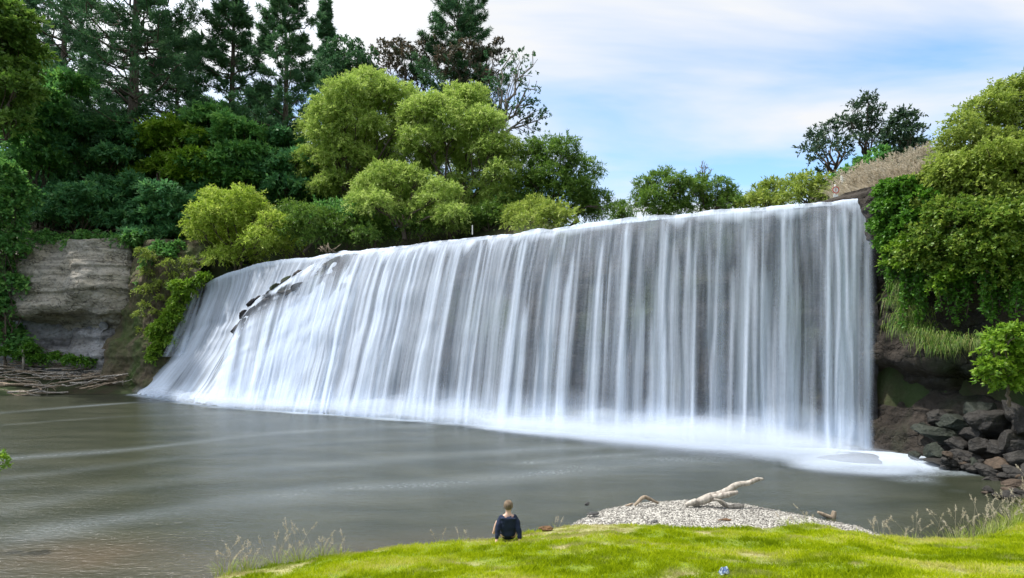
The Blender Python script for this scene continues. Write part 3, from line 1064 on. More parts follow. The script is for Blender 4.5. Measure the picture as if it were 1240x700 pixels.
def sprays(L, rng, o, d, n_leaf, length, lw, droop, lo_, hi_, spread=0.7):
    """twigs with leaves; o,d: (M,3) origins and directions."""
    M = len(o)
    if M == 0:
        return
    tdir = nrm(d + rng.normal(size=(M, 3)) * 0.45 + UP * 0.1)
    tt = rng.random((M, n_leaf, 1))
    ln = length * rng.uniform(0.6, 1.3, (M, 1, 1))
    base = o[:, None] + tdir[:, None] * tt * ln - UP * (tt ** 2) * ln * droop
    ax = nrm(tdir[:, None] * 0.8 + rng.normal(size=(M, n_leaf, 3)) * spread - UP * droop * tt * 1.2)
    nr = nrm(UP * 0.9 + rng.normal(size=(M, n_leaf, 3)) * 0.7)
    sd = nrm(np.cross(ax, nr))
    rn = np.clip(rng.random((M, 1)) * 0.65 + rng.random((M, n_leaf)) * 0.45, 0, 1)
    rn = lo_ + (hi_ - lo_) * rn
    sc_ = rng.uniform(0.7, 1.3, (M * n_leaf))
    L.add(base.reshape(-1, 3), ax.reshape(-1, 3), sd.reshape(-1, 3), lw[0] * sc_, lw[1] * sc_, rn.reshape(-1))


def puff(L, rng, c, r, n, lw, flat=0.8, droop=0.3, length=None, gap=0.42, zmin=-0.55, shell=0.5, lo_=0.0, hi_=1.0, nl=10, seed=0):
    m = max(4, n // nl)
    d = rdir(rng, m * 2)
    d = d[d[:, 2] > zmin + 0.25 * rng.random(len(d))][:m]
    rad = shell + (1 - shell) * rng.random((len(d), 1)) ** 0.6
    o = c + d * rad * r * np.array([1, 1, flat])
    k = vnoise(o * (1.6 / max(r, 0.3)) + seed * 3.3, seed) > gap * rng.uniform(0.6, 1.25, len(o))
    sprays(L, rng, o[k], d[k], nl, length or r * 0.35, lw, droop, lo_, hi_)


def limb(tb, rng, a, b, r0, r1, wob=0.12, seg=7, k=5):
    t_ = np.linspace(0, 1, seg)[:, None]
    a = np.array(a, float)
    b = np.array(b, float)
    ln = np.linalg.norm(b - a)
    pts = a + (b - a) * t_ + np.array([0, 0, 0.18 * ln]) * (np.sin(t_ * math.pi) * 0.5) * (1 - abs(b[2] - a[2]) / (ln + 1e-6))
    w_ = (rng.random((seg, 3)) - 0.5) * wob * ln
    w_[0] = w_[-1] = 0
    pts = pts + w_
    tb.add(pts, r0 + (r1 - r0) * t_[:, 0], k)
    return pts


def finish(name, loc, label, cat, tb, L, bark, leafm, group=None, rz=0.0, crown='crown'):
    e_ = empty(name, loc, label, cat, group, rz)
    if tb is not None and tb.n:
        V, Fc = tb.data()
        mk('trunk', V, Fc, bark, e_)
    if L is not None and L.V:
        V, Fc, r_ = L.data()
        mk(crown, V, Fc, leafm, e_, smooth=False, fattr={'rnd': r_})
    return e_


def puff_tree(name, label, cat, base, puffs, leafm, lw, dens, seed, bark=BARK, tr=0.25, droop=0.3, flat=0.8, gap=0.40, group=None, stems=1, zmin=-0.55, shell=0.5, length=None, nl=10):
    """base world xyz; puffs list of (world xyz, r)."""
    rng = np.random.default_rng(seed)
    base = np.array(base, float)
    L = Leaves()
    tb = Tubes()
    fork = []
    zs = np.array([p[0][2] for p in puffs])
    cm = np.mean([p[0] for p in puffs], 0) - base
    for s_ in range(stems):
        off = rng.normal(size=2) * 0.5 * tr * 4 * (stems > 1)
        top = np.array([cm[0] * 0.5 + off[0] * 2, cm[1] * 0.5 + off[1] * 2, max(0.5, (zs.min() - base[2]) * 0.7)])
        pts = limb(tb, rng, (off[0], off[1], -0.4), top, tr, tr * 0.75, 0.08, 8, 7)
        fork.append(top)
    sub = []
    for c, r in puffs:
        c = np.array(c)
        sub.append((c, r * 0.9, True))
        for q in range(5):
            d_ = rdir(rng, 1)[0] * np.array([1, 1, 0.8])
            d_[2] = abs(d_[2]) * 1.0 - 0.25
            sub.append((c + d_ * r * rng.uniform(0.75, 1.2), r * rng.uniform(0.2, 0.6), False))
    for i, (c, r, main) in enumerate(sub):
        c = np.array(c) - base
        if not main:
            puff(L, rng, c, r, int(dens * r * r * 1.1), lw, flat, droop, length, gap, zmin, shell, seed=seed + i, nl=nl)
            continue
        f = fork[i % len(fork)]
        pts = limb(tb, rng, f, c, tr * 0.55, tr * 0.14, 0.14)
        for q in range(5):
            e_ = c + rdir(rng, 1)[0] * r * 0.75
            limb(tb, rng, pts[-2] if q % 2 else pts[-3], e_, tr * 0.16, 0.012 + tr * 0.03, 0.15, 5, 4)
        puff(L, rng, c, r, int(dens * r * r), lw, flat, droop, length, gap, zmin, shell, seed=seed + i, nl=nl)
    return finish(name, base, label, cat, tb, L, bark, leafm, group)


def auto_puffs(seed, c, rad, n, rr, low=-0.5):
    rng = np.random.default_rng(seed)
    out = []
    for i in range(n):
        d = rdir(rng, 1)[0]
        while d[2] < low:
            d = rdir(rng, 1)[0]
        out.append((np.array(c) + d * np.array(rad) * rng.uniform(0.45, 0.85), rr * rng.uniform(0.75, 1.25)))
    return out


def px_puffs(lst, D, seed, dj=2.0):
    """(px, py, radius px) -> world puffs at about depth D."""
    rng = np.random.default_rng(seed)
    out = []
    for (x, y, r) in lst:
        d = D + rng.uniform(-dj, dj)
        out.append((P(x, y, d), r / F * d))
    return out


# ---- pines
def pine(label, px, D, ytop, rpx, seed, ybase=None, h0=0.25, cone=0.75, dens=1.0, group=None, irregular=0.35, lw=(0.52, 0.085), leafm=None, tr=0.42, lean=0.0, gapw=0.12, name='pine_tree'):
    rng = np.random.default_rng(seed)
    x, y = (px - CX) / F * D, D
    zb = gz(x, y) - 0.3
    zt = EYE - (ytop - HZ) / F * D
    H = zt - zb
    Rr = rpx / F * D
    tb, L = Tubes(), Leaves()
    t_ = np.linspace(0, 1, 14)
    tp = V3(lean * H * t_ ** 2 + 0.25 * np.sin(t_ * 5 + seed), 0.2 * np.sin(t_ * 4 + seed * 2), H * t_)
    tb.add(tp, tr * (1 - 0.93 * t_) + 0.02, 8)
    z = h0 * H
    O, Dd = [], []
    while z < H * 0.985:
        f = (z / H - h0) / (1 - h0)
        prof = (1 - f) ** cone * (0.55 + 0.45 * min(1, f * 5 + 0.3))
        nb = rng.integers(3, 6)
        a0 = rng.random() * 6.28
        for b in range(nb):
            if rng.random() < gapw:
                continue
            an = a0 + b * 6.283 / nb + rng.normal() * 0.3
            ln = max(0.5, Rr * prof * (1 + irregular * rng.normal()))
            o = np.array([np.interp(z, tp[:, 2], tp[:, 0]), np.interp(z, tp[:, 2], tp[:, 1]), z + rng.normal() * 0.15])
            dr = np.array([math.cos(an), math.sin(an), 0])
            rise = rng.uniform(-0.05, 0.35) + 0.55 * f
            u = np.linspace(0, 1, 7)[:, None]
            bp = o + dr * u * ln + UP * (rise * ln * u ** 1.6 - 0.10 * ln * u * (1 - f))
            bp[1:-1] += rng.normal(size=(5, 3)) * 0.05 * ln
            tb.add(bp, 0.05 * (1 - u[:, 0] * 0.8) + 0.012 * ln * (1 - u[:, 0]), 4, cap=False)
            nt_ = int(5 + ln * 2.6 * dens)
            for q in range(nt_):
                uu = rng.uniform(0.32, 1.0) ** 0.8
                c = o + dr * uu * ln + UP * (rise * ln * uu ** 1.6 - 0.10 * ln * uu * (1 - f))
                sl_ = 0.32 * ln * (1.05 - uu) + 0.3
                sd = rng.choice([-1, 1]) * np.array([-dr[1], dr[0], 0]) * 0.8 + dr * 0.7 + UP * rng.uniform(-0.1, 0.4)
                m = 4
                k = np.linspace(0.25, 1, m)[:, None]
                O.append(c + nrm(sd) * sl_ * k)
                Dd.append(np.repeat(nrm(sd + UP * 0.35)[None], m, 0))
        z += max(0.35, (0.85 - 0.45 * f) * rng.uniform(0.6, 1.4))
    O = np.concatenate(O)
    Dd = np.concatenate(Dd)
    M, nn = len(O), 8
    ax = nrm(Dd[:, None] * 0.75 + rng.normal(size=(M, nn, 3)) * 0.62)
    sd = nrm(np.cross(ax, rng.normal(size=(M, nn, 3))))
    base = O[:, None] + rng.normal(size=(M, nn, 3)) * 0.10
    rn = np.clip(rng.random((M, 1)) * 0.7 + rng.random((M, nn)) * 0.4 + 0.15 * (rng.random((M, 1)) > 0.9), 0, 1)
    sc_ = rng.uniform(0.7, 1.25, M * nn)
    L.add(base.reshape(-1, 3), ax.reshape(-1, 3), sd.reshape(-1, 3), lw[0] * sc_, lw[1] * sc_, rn.reshape(-1))
    return finish(name, (x, y, zb), label, 'pine tree', tb, L, BARK, leafm or LM['pine'], group)


pine('huge dark pine with thick bare trunk and open ragged crown above the pale cliff', 163, 61, -95, 92, 3, h0=0.12, cone=0.35, dens=0.85, irregular=0.35, tr=0.75, gapw=0.24)
pine('tall conical dark pine next to the huge ragged pine, behind bright understory', 281, 63, -22, 56, 4, h0=0.10, cone=0.8, tr=0.45)
pine('slim tall pine with a clear straight trunk just behind the big willow', 344, 61, -34, 54, 5, h0=0.16, cone=0.7, tr=0.42, gapw=0.18)
pine('small narrow spire-topped pine between the tall pines and the brownish trees', 396, 84, 0, 36, 6, h0=0.1, cone=1.0, tr=0.35)
pine('tall dense pine rising behind the big willow among brown-tinged trees', 556, 80, -16, 60, 8, h0=0.32, cone=0.5, tr=0.5, dens=1.1)
pine('dark pine crowding the far edge behind the leaning bright green tree', 78, 66, -110, 85, 9, h0=0.1, cone=0.45, tr=0.5, dens=0.7, gapw=0.3)
pine('dark pine filling the gap behind the huge ragged pine', 214, 74, 40, 55, 10, h0=0.1, cone=0.45, tr=0.45)
pine('dark pine at the edge of the woods above the soil bank', 15, 72, -60, 66, 12, h0=0.1, cone=0.5, tr=0.45, dens=0.7, gapw=0.3)
for i, (x, D, yt, r) in enumerate([(320, 95, 120, 50), (425, 92, 120, 45), (40, 95, 110, 60)]):
    pine('dim dark pine far back in the woods, seen through gaps in the nearer trees', x, D, yt, r, 40 + i, h0=0.05, cone=0.4, dens=0.8, lw=(0.7, 0.13), group='dim pines far back in the woods')

# ---- dark broadleaf crowns on the skyline
lwD = (0.36, 0.16)
puff_tree('broadleaf_tree', 'dark rounded tree on the skyline beside the spire-topped pine', 'tree', P(425, 250, 80),
          px_puffs([(418, 62, 20), (402, 85, 22), (432, 78, 20), (440, 100, 22), (415, 108, 26), (428, 130, 26), (405, 140, 24), (446, 125, 16)], 78, 1), LM['pine'], lwD, 420, 21, droop=0.2, gap=0.44)
puff_tree('broadleaf_tree', 'dark open tree with brownish leaves on the skyline above the big willow', 'tree', P(492, 250, 80),
          px_puffs([(462, 68, 16), (480, 60, 16), (474, 88, 20), (498, 72, 18), (500, 98, 20), (462, 100, 15), (518, 62, 18), (535, 52, 16), (520, 88, 16), (482, 112, 16)], 80, 2), LM['brown'], lwD, 230, 22, droop=0.2, gap=0.48)
puff_tree('broadleaf_tree', 'rust-tinged dark tree wrapped around the tall dense pine on the skyline', 'tree', P(560, 260, 76),
          px_puffs([(545, 70, 18), (566, 62, 16), (590, 72, 18), (604, 60, 13), (578, 95, 18), (598, 98, 14), (550, 95, 16)], 76, 3), LM['brown'], lwD, 230, 23, droop=0.2, gap=0.46)


def bare_tree(name, label, base, tips, tr, seed, leafm=None, dens=0, lw=lwD, bark=BARKG, pr=0.8):
    rng = np.random.default_rng(seed)
    base = np.array(base, float)
    tb, L = Tubes(), Leaves()
    fork = np.array([0, 0, 0.42 * (max(t_[2] for t_ in tips) - base[2])])
    limb(tb, rng, (0, 0, -0.4), fork, tr, tr * 0.8, 0.05, 8, 7)
    for i, tp in enumerate(tips):
        e_ = np.array(tp) - base
        pts = limb(tb, rng, fork * rng.uniform(0.7, 1.0), e_, tr * 0.5, tr * 0.1, 0.12, 9)
        for q in range(9):
            b0 = pts[rng.integers(3, 8)]
            e2 = b0 + (e_ - b0) * rng.uniform(0.3, 0.6) + rdir(rng, 1)[0] * np.linalg.norm(e_) * 0.13
            limb(tb, rng, b0, e2, tr * 0.16, tr * 0.04 + 0.008, 0.14, 5, 4)
            if dens:
                puff(L, rng, e2, pr * rng.uniform(0.5, 1), dens, lw, 0.55, 0.1, gap=0.35, seed=seed + q)
    return finish(name, base, label, 'tree', tb, L, bark, leafm)


bare_tree('sparse_tree', 'sparse half-bare dark tree with thin grey branches at the end of the skyline pines', P(598, 235, 70),
          [P(645, 62, 70), P(650, 98, 71), P(632, 80, 69), P(648, 135, 70), P(618, 60, 72), P(655, 150, 70), P(604, 105, 70), P(628, 120, 69)], 0.42, 31, LM['pine'], 44, pr=1.3)
bare_tree('dead_tree', 'leafless dead grey tree poking out of low willows upstream', P(851, 240, 56),
          [P(843, 205, 56), P(850, 195, 56), P(862, 204, 56.4), P(856, 198, 55.6), P(846, 212, 56)], 0.2, 33)

# ---- willows
lwW = (0.27, 0.075)
W_ = dict(droop=0.38, flat=0.85, gap=0.46, length=0.8, nl=14)
puff_tree('willow_tree', 'large pale yellow-green willow with rounded crown below the slim tall pine', 'willow', P(440, 262, 56),
          px_puffs([(425, 118, 26), (452, 108, 26), (480, 118, 24), (400, 138, 24), (430, 150, 30), (466, 146, 28), (392, 170, 22), (415, 190, 28), (450, 188, 28), (385, 205, 22), (412, 226, 22), (448, 222, 24), (475, 176, 22), (498, 150, 18), (495, 188, 20), (480, 210, 20), (386, 150, 16), (372, 190, 15), (440, 96, 14)], 56, 11), LM['willow'], lwW, 1700, 51, stems=3, tr=0.3, **W_)
puff_tree('willow_tree', 'broad yellow-green willow mound, highest and widest of the willow clump', 'willow', P(555, 270, 54),
          px_puffs([(535, 135, 26), (562, 130, 26), (508, 140, 24), (585, 152, 24), (545, 165, 30), (512, 172, 26), (576, 182, 28), (604, 182, 20), (540, 202, 28), (590, 215, 28), (612, 210, 18), (560, 232, 26), (604, 240, 20), (528, 240, 20), (580, 256, 20), (618, 195, 16), (626, 226, 16), (550, 116, 16), (520, 128, 15), (598, 150, 15)], 54, 12), LM['willow'], lwW, 1700, 52, stems=3, tr=0.3, **W_)
puff_tree('willow_tree', 'lower willow leaning over the crest in front of the broad mound', 'willow', P(490, 285, 49.5),
          px_puffs([(450, 225, 20), (478, 216, 22), (505, 222, 22), (530, 236, 20), (455, 250, 22), (488, 250, 24), (518, 260, 22), (545, 262, 16), (470, 276, 16), (500, 278, 16), (434, 240, 12)], 49.5, 13), LM['willow'], lwW, 1700, 53, stems=2, tr=0.22, **W_)
puff_tree('willow_tree', 'deeper green willow ending the clump where the crest meets open sky', 'willow', P(680, 270, 52),
          px_puffs([(660, 182, 20), (682, 186, 20), (640, 196, 18), (700, 206, 20), (668, 214, 24), (645, 222, 20), (705, 232, 20), (724, 244, 15), (680, 242, 24), (650, 250, 20), (712, 258, 14), (736, 256, 8)], 52, 14), LM['green'], lwW, 1700, 54, stems=2, tr=0.24, **W_)
puff_tree('willow_bush', 'small olive willow bush low beside the crest under the deeper green willow', 'bush', P(655, 280, 44),
          px_puffs([(628, 262, 14), (650, 254, 16), (672, 258, 15), (640, 270, 14), (664, 268, 14), (690, 266, 10)], 44, 15), LM['olive'], lwW, 1700, 55, tr=0.1, **W_)
puff_tree('willow_bush', 'brightest lime-yellow bush on the bank above the cascade', 'bush', P(288, 325, 49.6),
          px_puffs([(268, 245, 17), (292, 242, 18), (248, 264, 18), (276, 266, 22), (308, 262, 18), (330, 272, 15), (252, 290, 18), (284, 294, 22), (316, 292, 18), (345, 288, 14), (268, 312, 16), (300, 310, 16), (240, 278, 12), (338, 300, 12)], 49.8, 16), LM['willow_bright'], lwW, 1700, 56, stems=2, tr=0.14, **W_)
puff_tree('willow_bush', 'soft green bush beside the lime-yellow bush where the crest begins', 'bush', P(368, 300, 48.5),
          px_puffs([(350, 258, 15), (372, 262, 16), (394, 268, 16), (360, 280, 15), (382, 288, 14), (410, 278, 14), (430, 270, 14), (350, 276, 14), (420, 290, 12), (444, 284, 12)], 49, 17), LM['green'], lwW, 1700, 57, tr=0.12, **W_)

for i, (x, y, r, m_, lab) in enumerate([(455, 282, 15, 'green', 'dark green thicket at the crest under the lower willow'), (505, 276, 17, 'green', 'leafy thicket on the far bank under the lower willow trunk'), (548, 272, 17, 'willow', 'yellowish thicket beside the thin white stake'), (592, 266, 17, 'green', 'green thicket on the far bank beyond the thin white stake'), (632, 262, 14, 'olive', 'olive thicket between broad willow mound and deeper green willow'), (420, 262, 17, 'mid', 'shadowed thicket under the large pale willow')]):
    c = P(x, y, 50)
    puff_tree('willow_bush', lab, 'bush', (c[0], c[1], 12.0), auto_puffs(170 + i, c, np.array([2.3, 1.0, 0.9]) * r / F * 50, 9, 0.7 * r / F * 50), LM[m_], lwW, 1300, 170 + i, tr=0.1, **W_)
puff_tree('willow_bush', 'dark backing thicket far behind the willow trunks', 'bush', P(520, 262, 62), px_puffs([(x, 255 + 8 * math.sin(x), 17) for x in range(395, 640, 20)] + [(x, 232 + 6 * math.sin(x * 2), 16) for x in range(395, 560, 26)], 62, 77), LM['mid'], (0.5, 0.2), 700, 78, tr=0.1, droop=0.3, flat=0.8, gap=0.34, length=0.8)

# ---- dark understory above the left cliff
lwU = (0.44, 0.17)
U_ = dict(droop=0.25, flat=0.32, gap=0.42, length=0.9, zmin=-0.2, nl=12)
und = [
    ('layered dark understory tree in front of the huge ragged pine', 130, 58, [(95, 165, 28), (130, 155, 26), (160, 170, 28), (110, 190, 32), (150, 195, 30), (90, 210, 28), (125, 220, 32), (165, 218, 28), (80, 185, 24)], 'dark', 61),
    ('fresh lit layered understory tree beside the pine trunk, palest of its kind', 214, 57, [(205, 160, 20), (225, 172, 24), (195, 180, 22), (235, 195, 26), (210, 205, 26), (190, 215, 22), (240, 218, 22)], 'fresh', 62),
    ('mid green layered tree below the tall conical pine', 268, 58, [(250, 150, 24), (275, 145, 22), (295, 162, 24), (262, 178, 28), (290, 190, 26), (250, 200, 24), (275, 212, 26), (300, 218, 22), (255, 228, 22)], 'mid', 63),
    ('dark layered tree under the slim tall pine', 330, 58.5, [(320, 185, 24), (345, 178, 22), (360, 200, 24), (330, 210, 26), (310, 225, 24), (350, 228, 26), (372, 232, 20), (330, 245, 22), (312, 205, 20)], 'dark', 64),
    ('green layered tree with pale stem at the edge of the woods', 58, 56, [(50, 120, 24), (75, 105, 22), (60, 150, 28), (40, 170, 26), (78, 165, 24), (55, 195, 26), (30, 200, 22)], 'mid', 65),
    ('shadowy layered bush drooping over the pale cliff top', 175, 55, [(150, 240, 24), (175, 232, 24), (200, 242, 24), (160, 262, 24), (190, 268, 26), (215, 260, 20), (172, 288, 22), (145, 270, 18), (205, 285, 18), (228, 248, 16)], 'dark', 66),
    ('shadowy bush clinging to the soil above the pale cliff', 112, 55, [(90, 245, 18), (112, 238, 18), (130, 252, 18), (100, 262, 14), (72, 238, 14)], 'dark', 67),
]
for lab, x, D, pf_, ml, sd_ in und:
    X, Y = (x - CX) / F * D, D
    pu = px_puffs(pf_, D, sd_, 2.2)
    puff_tree('understory_tree', lab, 'tree', (X, Y, gz(X, Y)), pu, LM[ml], lwU, 820, sd_, stems=2, tr=0.2, **U_)
# low fill behind them
for i, (x, y, D, r) in enumerate([(20, 232, 63, 26), (60, 222, 64, 26), (110, 220, 65, 30), (160, 222, 65, 30), (210, 232, 64, 30), (262, 236, 63, 30), (310, 240, 62, 28), (350, 246, 60, 26), (395, 244, 61, 26), (440, 250, 62, 24), (230, 264, 55, 24), (255, 250, 56, 24), (395, 235, 64, 26), (345, 222, 66, 24), (30, 258, 56, 18), (58, 262, 55.5, 17), (85, 262, 55.5, 17), (112, 266, 55.5, 17), (140, 268, 55.5, 17), (45, 240, 58.5, 18), (75, 240, 58.5, 18), (105, 244, 58.5, 18), (232, 282, 54, 18), (135, 245, 58.5, 18)]):
    c = P(x, y, D)
    puff_tree('understory_bush', 'dark undergrowth bush between the trunks above the cliff', 'bush', (c[0], c[1], min(gz(c[0], c[1]), c[2] - 0.5)),
              auto_puffs(70 + i, c, np.array([1.7, 1.2, 1.1]) * r / F * D, 6, 0.75 * r / F * D), LM['dark'], lwU, 560, 300 + i, group='dark undergrowth bushes above the cliff', tr=0.1, **U_)

puff_tree('broadleaf_tree', 'bright green tree leaning in at the edge of the picture above the soil bank', 'tree', P(-70, 330, 47),
          px_puffs([(0, 35, 26), (22, 60, 22), (-5, 85, 26), (20, 105, 20), (5, 125, 22), (28, 88, 14), (-20, 60, 26), (12, 20, 20), (-10, 140, 22), (18, 145, 14), (-25, 110, 28)], 47, 18), LM['green'], (0.40, 0.2), 700, 81, tr=0.3, droop=0.3, flat=0.5, gap=0.4, length=0.8)
puff_tree('creeper_bush', 'mid green creeper tumbling down the soil bank at the pale cliff end', 'bush', P(6, 440, 49),
          px_puffs([(0, 215, 20), (22, 235, 18), (8, 255, 18), (-8, 280, 20), (12, 300, 16), (-4, 325, 20), (16, 345, 15), (2, 370, 18), (-14, 400, 20), (10, 405, 12), (18, 272, 10), (24, 420, 10)], 49.5, 19, 0.5), LM['mid'], (0.34, 0.2), 900, 82, tr=0.12, droop=0.5, flat=0.8, gap=0.36, length=0.7)
# ferny patches on the cliff
puff_tree('fern_patch', 'strip of vivid green ferns growing down the bank beside the thin trickle', 'fern', P(205, 420, 47.4),
          px_puffs([(243, 338, 6), (233, 343, 7), (225, 352, 8), (218, 362, 9), (214, 374, 9), (208, 384, 10), (202, 394, 10), (197, 404, 10), (195, 414, 8), (190, 398, 8), (206, 412, 7), (188, 424, 6), (246, 334, 5), (184, 432, 5), (215, 345, 7)], 47.2, 20, 0.25), LM['fresh'], (0.24, 0.12), 2300, 83, tr=0.04, droop=0.7, flat=0.7, gap=0.3, length=0.4, shell=0.2)
puff_tree('fern_patch', 'dark green ferns at the foot of the grey cave rock', 'fern', P(90, 437, 49),
          px_puffs([(30, 430, 8), (48, 434, 7), (66, 432, 7), (84, 434, 6), (100, 436, 5), (112, 437, 4), (14, 424, 9), (38, 420, 6)], 49, 21, 0.3), LM['ivy'], (0.24, 0.12), 1900, 84, tr=0.04, droop=0.7, flat=0.7, gap=0.3, length=0.4, shell=0.2)
puff_tree('creeper_bush', 'ragged creeper overhanging the top edge of the pale cliff', 'bush', P(110, 290, 52), px_puffs([(x_, 291 + 5 * math.sin(x_ * 1.7), 6 + 3 * math.sin(x_ * 0.9) ** 2) for x_ in range(36, 180, 9)], 51.6, 39, 0.4), LM['mid'], (0.26, 0.13), 1500, 88, tr=0.05, droop=0.8, flat=0.8, gap=0.42, length=0.5, shell=0.3)
puff_tree('creeper_bush', 'olive scrub covering the brown slope between cliff and ferns', 'bush', P(190, 420, 48.4), px_puffs([(178, 372, 7), (186, 350, 8), (172, 400, 6), (190, 380, 6), (168, 430, 6), (205, 335, 7), (178, 415, 5), (166, 452, 5), (158, 460, 4), (226, 330, 7), (196, 362, 6), (172, 305, 7), (176, 330, 7), (170, 352, 6), (168, 380, 5), (182, 312, 7), (205, 320, 8), (214, 338, 8), (195, 345, 7), (185, 405, 7), (180, 442, 6), (170, 458, 5), (228, 316, 8)], 48.6, 40, 0.3), LM['olive'], (0.2, 0.07), 1400, 89, tr=0.04, droop=0.7, flat=0.8, gap=0.45, length=0.4, shell=0.3)
puff_tree('creeper_bush', 'dark creeper hanging beside the pale cliff and brown slope', 'bush', P(186, 300, 49.6),
          px_puffs([(188, 300, 9), (182, 322, 8), (204, 306, 9), (222, 322, 9), (178, 345, 6), (215, 300, 10), (236, 318, 8), (200, 325, 6)], 49.8, 22, 0.3), LM['mid'], (0.28, 0.14), 1500, 85, tr=0.05, droop=0.7, flat=0.8, gap=0.4, length=0.5, shell=0.3)

# ---- upstream, behind the crest
Ws = dict(droop=0.4, flat=0.9, gap=0.38, length=0.8, nl=14)
puff_tree('willow_tree', 'feathery green willow at the open end upstream, tallest of the distant row', 'willow', P(800, 275, 52),
          px_puffs([(782, 226, 10), (800, 216, 10), (816, 218, 9), (790, 240, 13), (810, 238, 12), (778, 252, 10), (800, 256, 12), (826, 226, 8), (775, 238, 8), (822, 252, 10)], 52, 23), LM['green'], (0.34, 0.08), 1500, 91, tr=0.15, **Ws)
puff_tree('willow_tree', 'feathery green willow below the leafless dead tree', 'willow', P(858, 272, 53),
          px_puffs([(836, 228, 9), (852, 232, 10), (870, 226, 10), (886, 236, 9), (842, 246, 12), (862, 248, 12), (882, 250, 11), (895, 246, 7), (850, 220, 7)], 53, 24), LM['green'], (0.34, 0.08), 1500, 92, tr=0.15, **Ws)
puff_tree('willow_bush', 'tiny distant willow beside the deeper green willow', 'bush', P(754, 278, 62),
          px_puffs([(750, 250, 6), (757, 256, 6), (748, 262, 7), (758, 264, 6)], 62, 25), LM['green'], (0.34, 0.09), 1600, 93, tr=0.1, **Ws)
puff_tree('willow_bush', 'yellowish rounded bush upstream between dead tree and flat-topped tree', 'bush', P(930, 262, 50),
          px_puffs([(920, 232, 8), (936, 226, 9), (926, 242, 10), (944, 240, 9), (914, 246, 7), (936, 250, 9), (905, 244, 6)], 50, 26), LM['olive'], (0.32, 0.09), 1600, 94, tr=0.1, **Ws)
puff_tree('willow_bush', 'yellow-green bush beside the red-ringed sign', 'bush', P(975, 258, 45),
          px_puffs([(962, 224, 9), (980, 220, 10), (996, 222, 9), (968, 236, 10), (988, 236, 10), (956, 238, 8), (1000, 236, 7)], 45, 27), LM['olive'], (0.3, 0.09), 1600, 95, tr=0.1, **Ws)
lwF = (0.30, 0.12)
Fl = dict(droop=0.05, flat=0.2, gap=0.56, length=0.6, zmin=-0.15, nl=10)
puff_tree('flat_topped_tree', 'dark flat-topped tree with layered crown behind the sign', 'tree', P(1014, 232, 49),
          px_puffs([(984, 178, 13), (1002, 160, 13), (1018, 150, 13), (1000, 182, 14), (1020, 172, 14), (990, 192, 8), (1034, 160, 11), (1000, 206, 9), (988, 168, 9), (1022, 188, 10)], 49, 28), LM['flat'], lwF, 560, 96, tr=0.2, **Fl)
puff_tree('flat_topped_tree', 'taller dark flat-topped tree with forked stem, second of the pair', 'tree', P(1046, 225, 51),
          px_puffs([(1052, 126, 12), (1038, 134, 11), (1064, 136, 11), (1046, 148, 13), (1066, 152, 11), (1030, 150, 9), (1056, 166, 12), (1070, 166, 8), (1040, 170, 9)], 51, 29), LM['flat'], lwF, 560, 97, tr=0.2, **Fl)
puff_tree('broadleaf_tree', 'dark upright tree next to the flat-topped pair above the pale plume grass', 'tree', P(1094, 225, 46),
          px_puffs([(1096, 142, 10), (1086, 156, 11), (1104, 158, 11), (1080, 172, 11), (1098, 174, 13), (1112, 176, 9), (1090, 190, 12), (1108, 192, 10)], 46, 30), LM['flat'], (0.3, 0.14), 1000, 98, tr=0.15, droop=0.2, flat=0.6, gap=0.42, length=0.6)
puff_tree('understory_bush', 'dark shrub thicket under the flat-topped trees', 'bush', P(1050, 226, 45),
          px_puffs([(1030, 206, 9), (1046, 198, 10), (1062, 196, 10), (1078, 198, 9), (1020, 216, 9), (1040, 212, 9), (1058, 208, 9), (1008, 222, 7), (1066, 184, 8), (1085, 190, 8)], 45, 34), LM['mid'], (0.28, 0.13), 1200, 99, tr=0.1, droop=0.2, flat=0.7, gap=0.38)


# ---- blades
def blades(base, lean, h, w_, seg=3, curve=0.5):
    n_ = len(base)
    h = np.broadcast_to(h, (n_,))
    w_ = np.broadcast_to(w_, (n_,))
    sd = nrm(np.cross(lean + UP * 0.01, UP + 0 * lean) + 1e-6)
    V = []
    for k in range(seg + 1):
        u = k / seg
        c = base + UP * (h * u * (1 - 0.35 * curve * u))[:, None] + lean * (h * curve * u ** 2)[:, None]
        ww = w_ * (1 - u) ** 0.7 * 0.5 + 0.0006
        V += [c + sd * ww[:, None], c - sd * ww[:, None]]
    V = np.stack(V, 1)
    q = np.array([[2 * k, 2 * k + 1, 2 * k + 3, 2 * k + 2] for k in range(seg)])
    Fq = (q[None] + np.arange(n_)[:, None, None] * (2 * seg + 2)).reshape(-1, 4)
    return V.reshape(-1, 3), Fq


def hlean(rng, n_):
    a_ = rng.random(n_) * 6.283
    return V3(np.cos(a_), np.sin(a_), 0 * a_)


